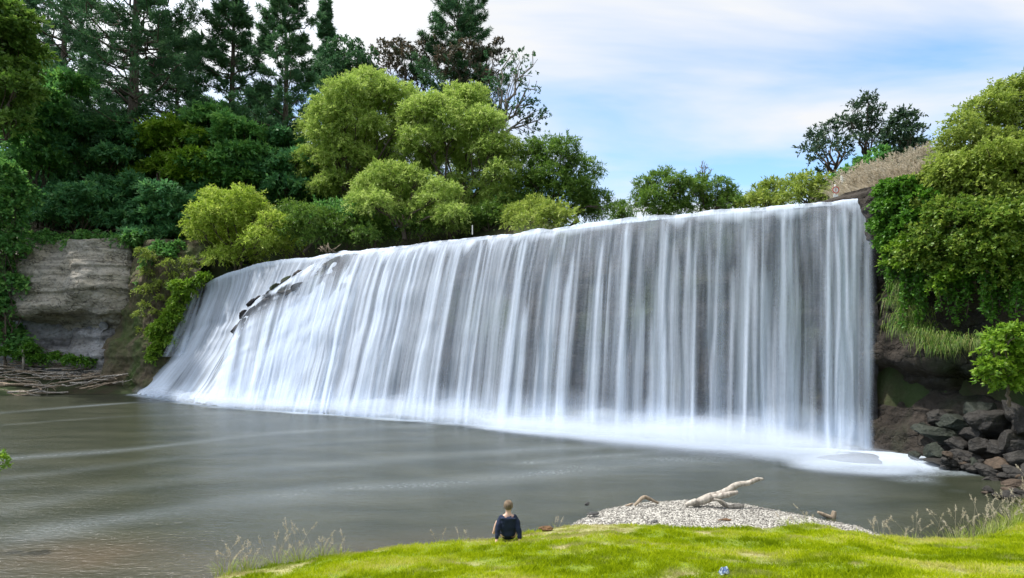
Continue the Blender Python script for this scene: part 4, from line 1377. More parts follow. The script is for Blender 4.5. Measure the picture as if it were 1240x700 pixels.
def clump(name, loc, label, cat, rng, n_, rad, h, w_, mat, curve=(0.3, 1.0), plume=None, group=None, wind=None, rzone=None):
    """grass clump: leaves plus, if asked, stems with feathery heads"""
    e_ = empty(name, loc, label, cat, group)
    ln = hlean(rng, n_)
    base = ln * (rad * rng.random((n_, 1)) ** 0.5) * (rzone if rzone is not None else 1.0)
    if wind is not None:
        ln = nrm(ln * 0.8 + np.array(wind))
    V, Fq = blades(base, ln * rng.uniform(curve[0], curve[1], (n_, 1)), h * rng.uniform(0.5, 1.1, n_), w_ * rng.uniform(0.7, 1.3, n_), 4, 1.0)
    mk('blades', V, Fq, mat, e_, smooth=False, fattr={'rnd': np.repeat(rng.random(n_) * 0.85, 4)})
    if plume and plume[0] <= 20:
        np_, hp, hl, lw, pm, wst = plume
        np_ = max(2, int(np_ * 0.6))
        for i in range(np_):
            L = Leaves()
            tb = Tubes()
            ld = hlean(rng, 1)[0]
            hh = hp * rng.uniform(0.5, 1.15)
            u = np.linspace(0, 1, 7)[:, None]
            pts = hlean(rng, 1)[0] * rad * rng.random() + UP * hh * u * (1 - 0.12 * u) + ld * hh * rng.uniform(0.1, 0.5) * u ** 2.2
            tb.add(pts, np.linspace(wst, wst * 0.45, 7), 4, cap=False)
            m = 30
            s_ = rng.random((m, 1)) ** 0.8
            dr = nrm(pts[-1] - pts[-3])
            ax = nrm(dr * 0.8 + rng.normal(size=(m, 3)) * 0.4 - UP * 0.2)
            L.add(pts[-1] - dr * hl * s_, ax, nrm(np.cross(ax, rng.normal(size=(m, 3)))), lw[0] * rng.uniform(0.6, 1.2, m), lw[1], rng.random(m))
            V, Fc = tb.data()
            V2, F2, r2 = L.data()
            mk('stem', np.concatenate([V, V2]), [Fc, F2 + len(V)], pm, e_, smooth=False, fattr={'rnd': np.concatenate([np.full(len(Fc), 0.4), r2])})
        return e_
    if plume:
        np_, hp, hl, lw, pm, wst = plume
        L = Leaves()
        tb = Tubes()
        ln = hlean(rng, np_)
        if wind is not None:
            ln = nrm(ln * 0.6 + np.array(wind))
        b0 = hlean(rng, np_) * (rad * 0.7 * rng.random((np_, 1)))
        if rzone is not None:
            b0 = b0 * rzone
        for i in range(np_):
            hh = hp * rng.uniform(0.6, 1.1)
            u = np.linspace(0, 1, 6)[:, None]
            pts = b0[i] + UP * hh * u * (1 - 0.10 * u) + ln[i] * hh * rng.uniform(0.12, 0.45) * u ** 2
            tb.add(pts, np.linspace(wst, wst * 0.45, 6), 4, cap=False)
            m = 26
            s_ = rng.random((m, 1)) ** 0.8
            tip = pts[-1]
            dr = nrm(pts[-1] - pts[-3])
            bb = tip - dr * hl * s_
            ax = nrm(dr * 0.7 + rng.normal(size=(m, 3)) * 0.45 + (np.array(wind) * 0.5 if wind is not None else 0))
            L.add(bb, ax, nrm(np.cross(ax, rng.normal(size=(m, 3)))), lw[0] * rng.uniform(0.6, 1.2, m), lw[1], np.clip(rng.random(m), 0, 1))
        V, Fc = tb.data()
        mk('stem', V, Fc, pm, e_, fattr={'rnd': np.full(len(Fc), 0.4)})
        V, Fc, r_ = L.data()
        mk('seed_head', V, Fc, pm, e_, smooth=False, fattr={'rnd': r_})
    return e_


# pale plume grass on the slope beyond the falls' end
pg = [(1030, 236, 30), (1042, 230, 31), (1052, 226, 31), (1060, 234, 28.5), (1066, 220, 32), (1078, 216, 33), (1080, 228, 29), (1090, 210, 34), (1096, 222, 30), (1104, 204, 35), (1112, 214, 31), (1120, 198, 36), (1128, 206, 32), (1038, 240, 29), (1136, 198, 34), (1072, 236, 27.5), (1104, 228, 28.5), (1120, 222, 29), (1060, 222, 33), (1090, 228, 29.5), (1050, 236, 29.5)]
for i, (x, y, D) in enumerate(pg):
    clump('plume_grass', P(x, y + 5, D), 'pale straw plume grass leaning on the slope between hedge-like ivy and flat-topped trees', 'grass clump', np.random.default_rng(400 + i),
          240, 0.7, 1.0, 0.035, LM['straw'], (0.4, 1.2), (34, 1.5, 0.6, (0.2, 0.03), LM['straw'], 0.007), group='pale plume grass on the slope', wind=(-0.9, -0.1, 0), rzone=np.array([1.5, 1.0, 1]))

# ---- overgrown cliff on the falls' end
def face_d(x):
    return np.interp(x, [1044, 1089, 1143, 1210, 1309], [25.6, 24.1, 22.7, 21.5, 20.4])


def rp(lst, off, seed, dj=0.3):
    rng = np.random.default_rng(seed)
    out = []
    for (x, y, r) in lst:
        d = face_d(x) - off + rng.uniform(-dj, dj)
        out.append((P(x, y, d), r / F * d))
    return out


lwI = (0.115, 0.075)
I_ = dict(droop=0.35, gap=0.44, nl=10)
puff_tree('ivy_hedge', 'dense vivid green ivy block at the very end of the falls', 'ivy', P(1082, 300, 24.6),
          rp([(1074, 232, 13), (1092, 228, 14), (1074, 252, 13), (1094, 250, 16), (1074, 272, 12), (1096, 276, 16), (1112, 240, 14), (1112, 264, 14), (1076, 290, 10), (1092, 298, 13)], 0.9, 41, 0.25), LM['ivy'], lwI, 7000, 101, tr=0.06, flat=1.0, length=0.22, shell=0.75, droop=0.5, gap=0.2, nl=10)
puff_tree('broadleaf_tree', 'tall airy yellow-green tree crowning the overgrown cliff', 'tree', P(1215, 225, 27),
          px_puffs([(1225, 112, 18), (1205, 126, 18), (1240, 128, 22), (1180, 138, 16), (1160, 152, 14), (1200, 152, 22), (1228, 150, 22), (1255, 105, 22), (1150, 170, 13), (1175, 168, 20), (1210, 178, 24), (1245, 175, 26), (1142, 184, 9), (1160, 190, 16)], 27, 42, 1.0), LM['olive'], (0.15, 0.06), 3600, 102, tr=0.14, flat=0.85, length=0.42, stems=3, gap=0.45, droop=0.3, nl=10)
puff_tree('shrub', 'sunlit yellow-green shrub mass spilling over the cliff top', 'shrub', P(1185, 280, 23.5),
          rp([(1130, 225, 16), (1150, 212, 18), (1172, 205, 20), (1196, 205, 22), (1222, 205, 24), (1140, 245, 20), (1165, 235, 24), (1194, 232, 26), (1225, 236, 26), (1132, 268, 18), (1246, 215, 24), (1120, 240, 12), (1140, 200, 14), (1108, 222, 10), (1245, 190, 22), (1200, 186, 18), (1160, 224, 14), (1226, 256, 16), (1180, 252, 14), (1212, 218, 12)], 0.3, 43, 0.5), LM['olive'], (0.13, 0.06), 5200, 103, tr=0.1, flat=0.85, length=0.35, stems=2, **I_)
puff_tree('climbing_shrub', 'deep green climber with leafy clumps hanging down the dark cliff', 'climber', P(1180, 340, 22.4),
          rp([(1150, 262, 22), (1180, 262, 24), (1210, 265, 26), (1238, 262, 26), (1128, 290, 18), (1152, 296, 22), (1184, 298, 22), (1215, 300, 22), (1242, 298, 24), (1112, 312, 13), (1140, 322, 14), (1196, 322, 15), (1225, 325, 14), (1110, 290, 14), (1168, 318, 12), (1095, 312, 10), (1246, 330, 14), (1205, 345, 8)], 1.2, 44, 0.3), LM['climb'], lwI, 5600, 104, tr=0.07, flat=0.9, length=0.32, stems=2, **I_)
puff_tree('climbing_shrub', 'lime leafy clump hanging beside the ivy block above the waterline mist', 'climber', P(1110, 330, 23),
          rp([(1086, 300, 11), (1104, 296, 13), (1120, 305, 12), (1080, 316, 8), (1098, 318, 10), (1140, 340, 8), (1132, 350, 6), (1150, 330, 8)], 1.2, 45, 0.2), LM['fresh'], lwI, 6500, 105, tr=0.04, flat=0.9, length=0.25, **I_)

# hanging vine strands
rng = np.random.default_rng(77)
L, tb = Leaves(), Tubes()
org = P(1170, 330, 22)
for i in range(70):
    x = rng.uniform(1070, 1250)
    D = face_d(x) - 0.75 + rng.uniform(-0.4, 0.3)
    y0 = rng.uniform(300, 335)
    ln = rng.uniform(20, 75) * (0.6 if x < 1090 else 1)
    a_ = P(x, y0, D) - org
    b_ = P(x + rng.normal() * 3, y0 + ln, D + rng.uniform(-0.1, 0.3)) - org
    u = np.linspace(0, 1, 7)[:, None]
    pts = a_ + (b_ - a_) * u + rng.normal(size=(7, 3)) * 0.03
    tb.add(pts, 0.010, 4, cap=False)
    m = int(ln * 0.9)
    q = rng.random((m, 1)) ** 1.2
    bb = a_ + (b_ - a_) * q
    d_ = rdir(rng, m)
    sprays(L, rng, bb, d_, 4, 0.14, (0.12, 0.075), 0.6, 0, 0.8)
finish('vine_curtain', org, 'thin trailing vines hanging like a fringe over the dark cliff', 'vine', tb, L, BARK, LM['ivy'], crown='leaves')

# bright small tree over the boulders
puff_tree('shrub', 'small lit lime-green shrub standing on the ledge above the boulders', 'shrub', P(1222, 478, 19.4),
          px_puffs([(1210, 408, 10), (1228, 402, 11), (1198, 424, 9), (1216, 424, 13), (1236, 420, 13), (1196, 444, 9), (1212, 446, 13), (1234, 444, 14), (1222, 464, 11), (1242, 466, 12), (1204, 460, 8), (1188, 452, 5), (1250, 435, 12)], 19.4, 46, 0.4), LM['fresh'], (0.15, 0.08), 4000, 106, tr=0.06, flat=0.75, length=0.26, gap=0.36, droop=0.3)

# grass hanging on the ledge of the dark cliff
def ledge_grass(pts, label, seed, n_=420, h=0.9, mat='tuss'):
    rng = np.random.default_rng(seed)
    org = P(*pts[0])
    Vs, Fs, rr, n0 = [], [], [], 0
    for p_ in pts:
        b_ = P(*p_) - org
        k = n_ // len(pts)
        base = b_ + rng.normal(size=(k, 3)) * np.array([0.28, 0.2, 0.12])
        ln = nrm(hlean(rng, k) * 0.6 + np.array([-0.55, -0.7, 0]))
        V, Fq = blades(base, ln * rng.uniform(0.5, 0.9, (k, 1)), h * rng.uniform(0.4, 1.1, k), 0.022, 5, 1.0)
        # droop: bend the outer half downwards
        V = V.reshape(k, 6, 2, 3)
        u = np.linspace(0, 1, 6)[None, :, None]
        V[..., 2] -= (u ** 2.2) * h * rng.uniform(0.7, 1.5, (k, 1, 1))
        V = V.reshape(-1, 3)
        Vs.append(V)
        Fs.append(Fq + n0)
        n0 += len(V)
        rr.append(np.repeat(rng.random(k), 5))
    return tag(mk('ledge_grass', np.concatenate(Vs), np.concatenate(Fs), LM[mat], smooth=False, fattr={'rnd': np.concatenate(rr)}, loc=org), label, 'grass clump')


ledge_grass([(1090, 345, 23.6), (1098, 350, 23.4), (1086, 362, 23.6), (1102, 366, 23.2), (1094, 380, 23.3), (1110, 378, 23), (1104, 395, 23), (1118, 396, 22.8), (1086, 392, 23.5)],
            'long bright grass tuft drooping from the cliff beside the falls', 501, 800, 0.62)
ledge_grass([(1122, 402, 22.3), (1136, 408, 22.0), (1152, 410, 21.7), (1166, 412, 21.4), (1180, 412, 21.1), (1130, 418, 22.1), (1146, 420, 21.7), (1196, 410, 20.8), (1210, 408, 20.6), (1112, 408, 22.6)],
            'olive grass fringe along the narrow ledge above the boulders', 502, 900, 0.48)

# ------------------------------------------------------------------ boulders at the foot of the dark cliff
bl = [
    (1107, 551, 22.3, 0.26, 'small round dark boulder standing alone in the white spray', M_BOULDG, 0.75, (1, 1, 1), 201),
    (1129, 546, 21.8, 0.40, 'rounded dark boulder at the rim of the spray, next to the lone small one', M_BOULDG, 0.9, (1, 0.9, 1), 202),
    (1150, 560, 21.2, 0.75, 'flat slab at the waterline with foam around it', M_BOULD, 0.28, (1.3, 0.8, 1), 203),
    (1146, 528, 22.2, 0.85, 'long greenish slab sloping up from the spray to the cliff', M_BOULDG, 0.45, (1.3, 0.7, 1), 204),
    (1170, 552, 20.9, 0.42, 'pale-topped boulder in the middle of the rock pile', M_BOULD, 0.62, (1.25, 0.9, 1), 205),
    (1190, 540, 20.6, 0.52, 'angular brown boulder leaning on the cliff above the pale-topped one', M_BOULD, 0.7, (1.1, 0.8, 1), 206),
    (1212, 564, 19.6, 0.50, 'large ochre-faced boulder beside the water, warmest in colour', M_BOULDO, 0.62, (1.2, 0.9, 1), 207),
    (1236, 556, 19.2, 0.55, 'brown boulder behind the ochre-faced one', M_BOULD, 0.7, (1, 0.9, 1), 208),
    (1222, 538, 20.0, 0.55, 'dark brown block wedged under the small lime shrub', M_BOULD, 0.75, (1.2, 0.9, 1), 209),
    (1184, 570, 20.1, 0.40, 'low wet stone half sunk in front of the rock pile', M_BOULD, 0.4, (1.4, 0.8, 1), 210),
    (1232, 586, 18.4, 0.45, 'flat tan stone nearest to the tall grass', M_BOULDO, 0.35, (1.3, 0.9, 1), 211),
    (1160, 512, 22.0, 0.60, 'greenish block high on the rock pile, below the grassy ledge', M_BOULDG, 0.7, (1.1, 0.8, 1), 212),
    (1205, 512, 20.8, 0.70, 'big cracked brown block set in the cliff foot', M_BOULD, 0.75, (1.2, 0.7, 1), 213),
    (1244, 520, 19.8, 0.60, 'brown block at the edge of the picture under the lime shrub', M_BOULD, 0.8, (1, 0.9, 1), 214),
    (1156, 574, 20.6, 0.20, 'tiny dark stone poking from the foam line', M_BOULDG, 0.6, (1.2, 0.9, 1), 215),
    (1200, 582, 19.2, 0.26, 'small brown stone between the ochre-faced boulder and the water', M_BOULD, 0.55, (1.3, 0.9, 1), 216),
    (1030, 559, 22.0, 0.66, 'smooth dark rock veiled by white spray at the base of the falls', M_WET, 0.42, (1.7, 0.8, 1), 217),
]
for i, (x, y, D, r, lab, m_, fl, st_, sd_) in enumerate(bl):
    boulder(x, y, D, r, lab, sd_, m_, fl, st_, rz=i * 1.3 if st_[0] < 1.3 else -0.4, tilt=(0.15 * math.sin(i * 2), 0.2 * math.sin(i * 3.1)))
for i, (x, y, D, r) in enumerate([(1120, 520, 23.0, 0.4), (1136, 505, 22.8, 0.5), (1178, 524, 21.4, 0.45), (1160, 538, 21.6, 0.42), (1186, 500, 21.4, 0.6), (1230, 500, 20.2, 0.6), (1210, 545, 20.0, 0.4), (1245, 545, 19.4, 0.5), (1180, 562, 20.4, 0.32), (1228, 572, 18.9, 0.36), (1198, 572, 19.6, 0.34), (1248, 575, 18.4, 0.42)]):
    boulder(x, y, D, r, 'brown block jammed into the rock pile below the dark cliff', 240 + i, M_BOULD if i % 4 else M_BOULDG, 0.75, (1.2, 0.9, 1), rz=i * 0.9, tilt=(0.3 * math.sin(i), 0.3 * math.cos(i)), group='brown blocks in the rock pile')
# rocks along the near rim of the same pile, tiny stones
rng = np.random.default_rng(12)
for i in range(95):
    x = rng.uniform(1140, 1255)
    y = np.interp(x, [1140, 1165, 1200, 1245], [566, 577, 590, 602]) + rng.uniform(-22, 9)
    D = (EYE - 0.08) * F / (y - HZ) if y > 590 else np.interp(x, [1165, 1245], [20.6, 18.2])
    V, Fc = boulder_mesh(600 + i, sub=3, flat=0.6)
    r = rng.uniform(0.08, 0.24)
    o = mk('stone', V * r, Fc, M_BOULD if i % 3 else M_BOULDO, loc=P(x, y, D))
    o.rotation_euler = (0, 0, i)
    tag(o, 'fist to bucket sized brown stone among the larger boulders below the dark cliff', 'rock', 'small stones among the boulders')

# ------------------------------------------------------------------ driftwood heap below the pale cliff
rng = np.random.default_rng(21)
for i in range(130):
    x = rng.uniform(-20, 150)
    f = rng.random() ** 0.8
    yb = np.interp(x, [-20, 0, 100, 150], [484, 481, 472, 466])
    yt = np.interp(x, [-20, 60, 150], [432, 438, 446])
    y = yb + (yt - yb) * f
    D = np.interp(f, [0, 1], [45.6, 50.2]) + rng.uniform(-0.3, 0.3)
    c = P(x, y, D)
    ln = rng.uniform(0.5, 2.0) * (1.4 if i % 8 == 0 else 1)
    an = rng.normal() * 0.5 + (0.08 if x > 60 else 0)
    dr = np.array([math.cos(an), math.sin(an) * 0.7, rng.normal() * 0.09 + (0.16 if x > 95 else 0)])
    u = np.linspace(-1, 1, 7)[:, None]
    pts = dr * ln * u + np.array([0, 0, 1]) * (rng.normal() * 0.14) * (u ** 2) * ln * 0.4 + rng.normal(size=(7, 3)) * 0.03 * ln
    r0 = rng.uniform(0.03, 0.085) * (1.6 if i % 8 == 0 else 1)
    tb = Tubes()
    tb.add(pts, np.linspace(r0, r0 * rng.uniform(0.25, 0.8), 7) * rng.uniform(0.85, 1.15, 7), 6)
    if rng.random() < 0.4:
        b0 = pts[3]
        tb.add(np.stack([b0, b0 + (dr + rng.normal(size=3) * 0.6) * ln * 0.25, b0 + (dr + rng.normal(size=3) * 0.6) * ln * 0.5]), [r0 * 0.6, r0 * 0.4, r0 * 0.2], 4)
    V, Fc = tb.data()
    o = mk('driftwood_branch', V, Fc, DRIFT if rng.random() < 0.55 else DRIFTB, loc=c)
    tag(o, 'weathered driftwood branch tangled in the long heap below the pale cliff', 'driftwood', 'driftwood heap below the pale cliff')
tb = Tubes()
tb.add(np.array([(0, 0, -0.6), (0.02, 0, 0.3), (-0.03, 0.02, 1.0), (0.02, 0, 1.5)]), [0.1, 0.095, 0.09, 0.07], 8)
V, Fc = tb.data()
tag(mk('broken_post', V, Fc, DRIFT, loc=P(28, 440, 48.5)), 'broken upright stump standing out of the driftwood heap', 'stump')

# ------------------------------------------------------------------ sign and posts upstream
def plain(name, c, rough=0.5):
    t = NT(name)
    nz = t.noise(t.pos(obj=True), 12, 3)
    col = t.mix(t.ramp(nz, [(0.35, 0.0), (0.75, 0.25)]), c, tuple(x * 0.7 for x in c))
    return t.done(t.principled(col, rough).outputs[0])


M_WHITE = plain('weathered_white_paint', (0.75, 0.74, 0.70))
M_RED = plain('faded_red_paint', (0.55, 0.10, 0.07))
M_STEEL = plain('galvanised_steel', (0.35, 0.35, 0.35))


def disc(r0, r1, th, k=32):
    a_ = np.arange(k) / k * 6.28318
    V = []
    for y in (0, th):
        for r in (r0, r1):
            V.append(V3(np.cos(a_) * r, y + 0 * a_, np.sin(a_) * r))
    V = np.concatenate(V)
    i = np.arange(k)
    j = (i + 1) % k
    Fc = [np.stack([i, j, k + j, k + i], 1), np.stack([2 * k + i, 3 * k + i, 3 * k + j, 2 * k + j], 1), np.stack([k + i, k + j, 3 * k + j, 3 * k + i], 1)]
    return V, np.concatenate(Fc)


def box(sx, sy, sz, c=(0, 0, 0)):
    V = np.array([(x, y, z) for x in (-1, 1) for y in (-1, 1) for z in (-1, 1)], float) * np.array([sx, sy, sz]) / 2 + np.array(c)
    return V, np.array([(0, 1, 3, 2), (4, 6, 7, 5), (0, 4, 5, 1), (2, 3, 7, 6), (0, 2, 6, 4), (1, 5, 7, 3)])


DS = 27.5
s0 = P(1012, 230, DS)
px = DS / F
sg = empty('warning_sign', P(1012, 248, DS), 'round white sign with a red ring and a small plate below, on a post', 'sign')
off = s0 - np.array(sg.location)
V, Fc = disc(0.001, 4.1 * px, 0.02)
mk('sign_face', V + off, Fc, M_WHITE, sg, smooth=False)
V, Fc = disc(3.2 * px, 4.3 * px, 0.01)
mk('red_ring', V + off + np.array([0, -0.013, 0]), Fc, M_RED, sg, smooth=False)
V, Fc = box(0.7 * px, 0.012, 3.6 * px)
mk('symbol', V + off + np.array([0, -0.012, 0]), Fc, M_RED, sg, smooth=False)
V, Fc = box(6.0 * px, 0.02, 3.2 * px)
mk('plate', V + off + np.array([0, 0, -7.2 * px]), Fc, M_WHITE, sg, smooth=False)
tb = Tubes()
tb.add(np.array([(0, 0.05, -0.5), (0, 0.05, 1.0)]), 0.035, 8)
V, Fc = tb.data()
mk('post', V, Fc, M_STEEL, sg)


def marker(px_, py_, D, h, w__, label):
    bm = bmesh.new()
    bmesh.ops.create_cube(bm, size=1)
    bmesh.ops.scale(bm, vec=(w__, w__ * 0.8, h), verts=bm.verts)
    bmesh.ops.translate(bm, vec=(0, 0, h / 2), verts=bm.verts)
    bmesh.ops.bevel(bm, geom=[e_ for e_ in bm.edges], offset=w__ * 0.15, segments=2, affect='EDGES')
    me = bpy.data.meshes.new('marker_post')
    bm.to_mesh(me)
    bm.free()
    me.materials.append(M_WHITE)
    o = bpy.data.objects.new('marker_post', me)
    COL.objects.link(o)
    o.location = P(px_, py_, D)
    return tag(o, label, 'post')


marker(1019.5, 222, 40, 0.55, 0.16, 'short white marker above the round sign by the dark shrubs')
o = marker(572, 284, 38.0, 0.62, 0.07, 'thin white stake on the crest under the willows')
# debris snag caught on the crest
tb = Tubes()
for i in range(14):
    a_ = rng.uniform(-0.9, 0.9)
    b0 = np.array([rng.normal() * 0.5, rng.normal() * 0.2, 0.0])
    tb.add(np.stack([b0, b0 + np.array([a_ * 0.5, rng.normal() * 0.1, 0.25]), b0 + np.array([a_ * 0.9, rng.normal() * 0.2, rng.uniform(0.25, 0.75)])]), [0.035, 0.028, 0.012], 4)
V, Fc = tb.data()
tag(mk('driftwood_snag', V, Fc, DRIFTB, loc=P(398, 305, 43.6)), 'bare tangle of brown branches caught at the crest below the willows', 'driftwood')

# ------------------------------------------------------------------ foreground wood and stones
def shore(px_, py_, z=0.05):
    return PW(px_, py_, z)


def wood(name, px_pts, rad, mat, label, D, cat='driftwood', k=10, seed=0, parent=None, org=None, subdiv=34, dd=None):
    pts = np.array([P(x, y, D + (dd[i] if dd else 0)) for i, (x, y) in enumerate(px_pts)])
    s0 = np.linspace(0, 1, len(pts))
    K, _ = resample(pts, np.interp(np.linspace(0, 1, subdiv), s0, np.concatenate([[0], np.cumsum(np.linalg.norm(np.diff(pts[:, :2], axis=0), axis=1))]) / np.linalg.norm(np.diff(pts[:, :2], axis=0), axis=1).sum()))
    rr = np.interp(np.linspace(0, 1, subdiv), np.linspace(0, 1, len(rad)), rad)
    if org is None:
        org = K[0].copy()
    tb = Tubes()
    K = K - org
    tb.add(K, rr, k, cap=True)
    V, Fc = tb.data()
    V = V + (np.stack([fbm(V * 3.5 + seed + 5 * q_, 3, seed + q_) for q_ in range(3)], -1) - 0.5) * 0.45 * np.repeat(rr, k)[:, None]
    if parent is not None:
        return mk(name, V, Fc, mat, parent)
    o = mk(name, V, Fc, mat, loc=org)
    return tag(o, label, cat)


DL_ = 15.9
lg = empty('driftwood_log', P(846, 611, DL_), 'big bleached driftwood log slanting up over the water from the gravel bar', 'driftwood log')
lorg = np.array(lg.location)
wood('log', [(838, 612), (850, 606), (866, 600.5), (882, 594), (894, 586.5), (906, 585), (916, 581), (924, 580)], [0.085, 0.12, 0.10, 0.09, 0.078, 0.07, 0.064, 0.03], DRIFT, None, DL_, k=12, seed=5, parent=lg, org=lorg)
wood('branch_stub', [(862, 602.5), (876, 600), (888, 597), (893.5, 596)], [0.085, 0.08, 0.068, 0.045], DRIFT, None, DL_ - 0.12, k=10, seed=6, parent=lg, org=lorg)
wood('root', [(868, 603), (874, 609), (880, 613), (890, 613), (901, 613)], [0.06, 0.05, 0.05, 0.055, 0.04], DRIFT, None, DL_ - 0.1, k=8, seed=7, parent=lg, org=lorg)
wood('root', [(864, 605), (872, 606), (878, 609), (882, 614)], [0.04, 0.035, 0.03, 0.03], DRIFT, None, DL_ - 0.2, k=8, seed=8, parent=lg, org=lorg)
wood('driftwood_stick', [(830, 611), (836, 609), (842, 606.5), (844, 606)], [0.05, 0.075, 0.075, 0.05], DRIFT, 'short pale driftwood piece at the butt of the big log', DL_ - 0.1, k=8, seed=9)
wood('driftwood_stick', [(768, 612), (773, 607.5), (779, 602.5), (781, 602), (786, 604), (797, 609.5)], [0.035, 0.045, 0.05, 0.05, 0.05, 0.03], DRIFTB, 'bent brown driftwood stick standing like a small arch on gravel', 16.0, k=8, seed=10)
wood('driftwood_stick', [(757, 613), (762, 611), (767, 609.5)], [0.02, 0.03, 0.02], DRIFTB, 'tiny twig lying beside the arched stick', 16.1, k=6, seed=11)
wood('driftwood_stick', [(990, 620), (997, 623), (1005, 626), (1010, 627)], [0.03, 0.055, 0.05, 0.03], DRIFTB, 'dark sunken branch at the water edge of the gravel tip', 15.2, k=8, seed=12)
wood('sunken_stump', [(1008, 628), (1009, 624), (1010, 619)], [0.07, 0.07, 0.05], DRIFTB, 'short dark stump poking from the water beside the sunken branch', 15.2, cat='stump', k=8, seed=13)

M_LUMP = bark_mat('brown_rotten_wood', (0.04, 0.022, 0.012), (0.17, 0.095, 0.045))
M_DARKST = plain('dark_wet_stone', (0.04, 0.04, 0.04))


def lump(px_, py_, D, r, label, mat, seed, st_, name='bark_lump', cat='wood'):
    V, Fc = boulder_mesh(seed, sub=4, flat=0.55, cuts=5, rough=0.35)
    lc = P(px_, py_, D)
    if 'clod' in label:
        lc[2] = float(near_z(np.array([lc[0]]), np.array([lc[1]]))[0]) + 0.05
    o = mk(name, V * r * np.array(st_), Fc, mat, loc=lc)
    return tag(o, label, cat)


lump(879, 629.5, 14.6, 0.11, 'chunk of rusty brown rotten wood lying on the gravel', M_LUMP, 31, (1.6, 0.8, 0.8))
lump(661, 636.0, 13.15, 0.11, 'brown clod at the lawn rim between the person and the gravel', M_LUMP, 32, (1.4, 0.8, 0.8))
lump(711, 610, 15.9, 0.07, 'small black stone sticking out of the water near the gravel', M_DARKST, 33, (1, 1, 1.1), 'stone', 'rock')
lump(719, 622, 15.2, 0.10, 'dark flat stone at the very start of the gravel bar', M_DARKST, 34, (1.4, 1, 0.6), 'stone', 'rock')
lump(792, 631, 14.1, 0.07, 'dark pebble where gravel meets the lawn below the arched stick', M_DARKST, 35, (1.2, 1, 0.8), 'stone', 'rock')

# a dropped blue-white rag at the bottom of the lawn
rp = None
n_ = 24
rx, ry = np.meshgrid(np.linspace(-0.075, 0.075, n_), np.linspace(-0.055, 0.055, n_), indexing='ij')
xg, yg = (877 - CX) / F * 8.15, 8.15
rz_ = 0.03 + 0.16 * fbm(V3(rx * 22, ry * 22, 0), 4, 8) * np.clip(1 - (rx / 0.08) ** 2 - (ry / 0.06) ** 2, 0, 1) ** 0.7
t = NT('blue_white_cloth')
col = t.ramp(t.noise(t.pos(obj=True), 14, 2), [(0.42, (0.06, 0.10, 0.20)), (0.5, (0.40, 0.48, 0.55)), (0.6, (0.06, 0.09, 0.15))])
M_RAG = t.done(t.principled(col, 0.9).outputs[0])
zg = float(near_z(np.array([xg]), np.array([yg]))[0])
tag(mk('cloth_scrap', V3(rx, ry, rz_), gridf(n_, n_), M_RAG, loc=(xg, yg, zg)), 'crumpled blue and white scrap lying in the lawn', 'litter')

# ------------------------------------------------------------------ lawn grass
def lawn_mat():
    t = NT('lawn_blades')
    col = t.ramp(t.attr('rnd'), [(0.0, (0.19, 0.27, 0.006)), (0.5, (0.36, 0.45, 0.008)), (0.85, (0.50, 0.56, 0.018)), (1.0, (0.60, 0.58, 0.16))])
    col = t.mix(t.attr('dry'), col, (0.46, 0.41, 0.22))
    d = t.n('ShaderNodeBsdfDiffuse')
    t.l(col, d.inputs['Color'])
    tr = t.n('ShaderNodeBsdfTranslucent')
    t.l(col, tr.inputs['Color'])
    m = t.n('ShaderNodeMixShader')
    m.inputs[0].default_value = 0.45
    t.l(d.outputs[0], m.inputs[1])
    t.l(tr.outputs[0], m.inputs[2])
    return t.done(m.outputs[0])


rng = np.random.default_rng(3)
n_ = 640000
gy_ = 6.2 + 9.0 * rng.random(n_) ** 1.15
gx_ = (rng.uniform(-60, 1300, n_) - CX) / F * (gy_ + 0.6)
dL = sdf(gx_, gy_, LAWNC)
tuft = fbm(V3(gx_ * 3.4, gy_ * 3.4, 0), 4, 44, 0.65)
k = (dL > -0.05) & (rng.random(n_) < 0.05 + 2.6 * tuft ** 2)
gx_, gy_, dL, tuft = gx_[k], gy_[k], dL[k], tuft[k]
n_ = len(gx_)
gzv = near_z(gx_, gy_) - 0.01
dry = dryness(gx_, gy_)
edge = sstep(0.55, 0.05, dL)
hgt = (0.015 + 0.12 * tuft ** 1.5 + 0.05 * edge * rng.random(n_)) * rng.uniform(0.6, 1.4, n_) * (1 - 0.45 * dry)
ln = hlean(rng, n_) * rng.uniform(0.2, 1.0, (n_, 1))
sd = nrm(np.cross(nrm(ln + 1e-5), UP))
a_ = rng.random(n_) * 6.283
sd = V3(np.cos(a_), np.sin(a_), 0 * a_)
b_ = V3(gx_, gy_, gzv)
wd = rng.uniform(0.006, 0.012, n_)[:, None]
tip = b_ + UP * hgt[:, None] + ln * (hgt * 0.8)[:, None]
mid = b_ + UP * (hgt * 0.6)[:, None] + ln * (hgt * 0.3)[:, None]
V = np.stack([b_ - sd * wd * 0.5, b_ + sd * wd * 0.5, mid + sd * wd * 0.45, tip, mid - sd * wd * 0.45], 1).reshape(-1, 3)
Fq = np.array([0, 1, 2, 3, 4])[None] + np.arange(n_)[:, None] * 5
big = fbm(V3(gx_ * 0.45, gy_ * 0.9, 7), 3, 90)
rn = np.clip(rng.random(n_) * 0.6 + (big - 0.38) * 1.9 - (tuft - 0.5) * 0.8, 0, 1)
tag(mk('grass', V, Fq, lawn_mat(), smooth=False, fattr={'rnd': rn, 'dry': np.clip(dry * rng.uniform(0.5, 1.2, n_), 0, 1)}),
    'bright yellow-green mown grass covering the sloping lawn', 'grass', kind='stuff')

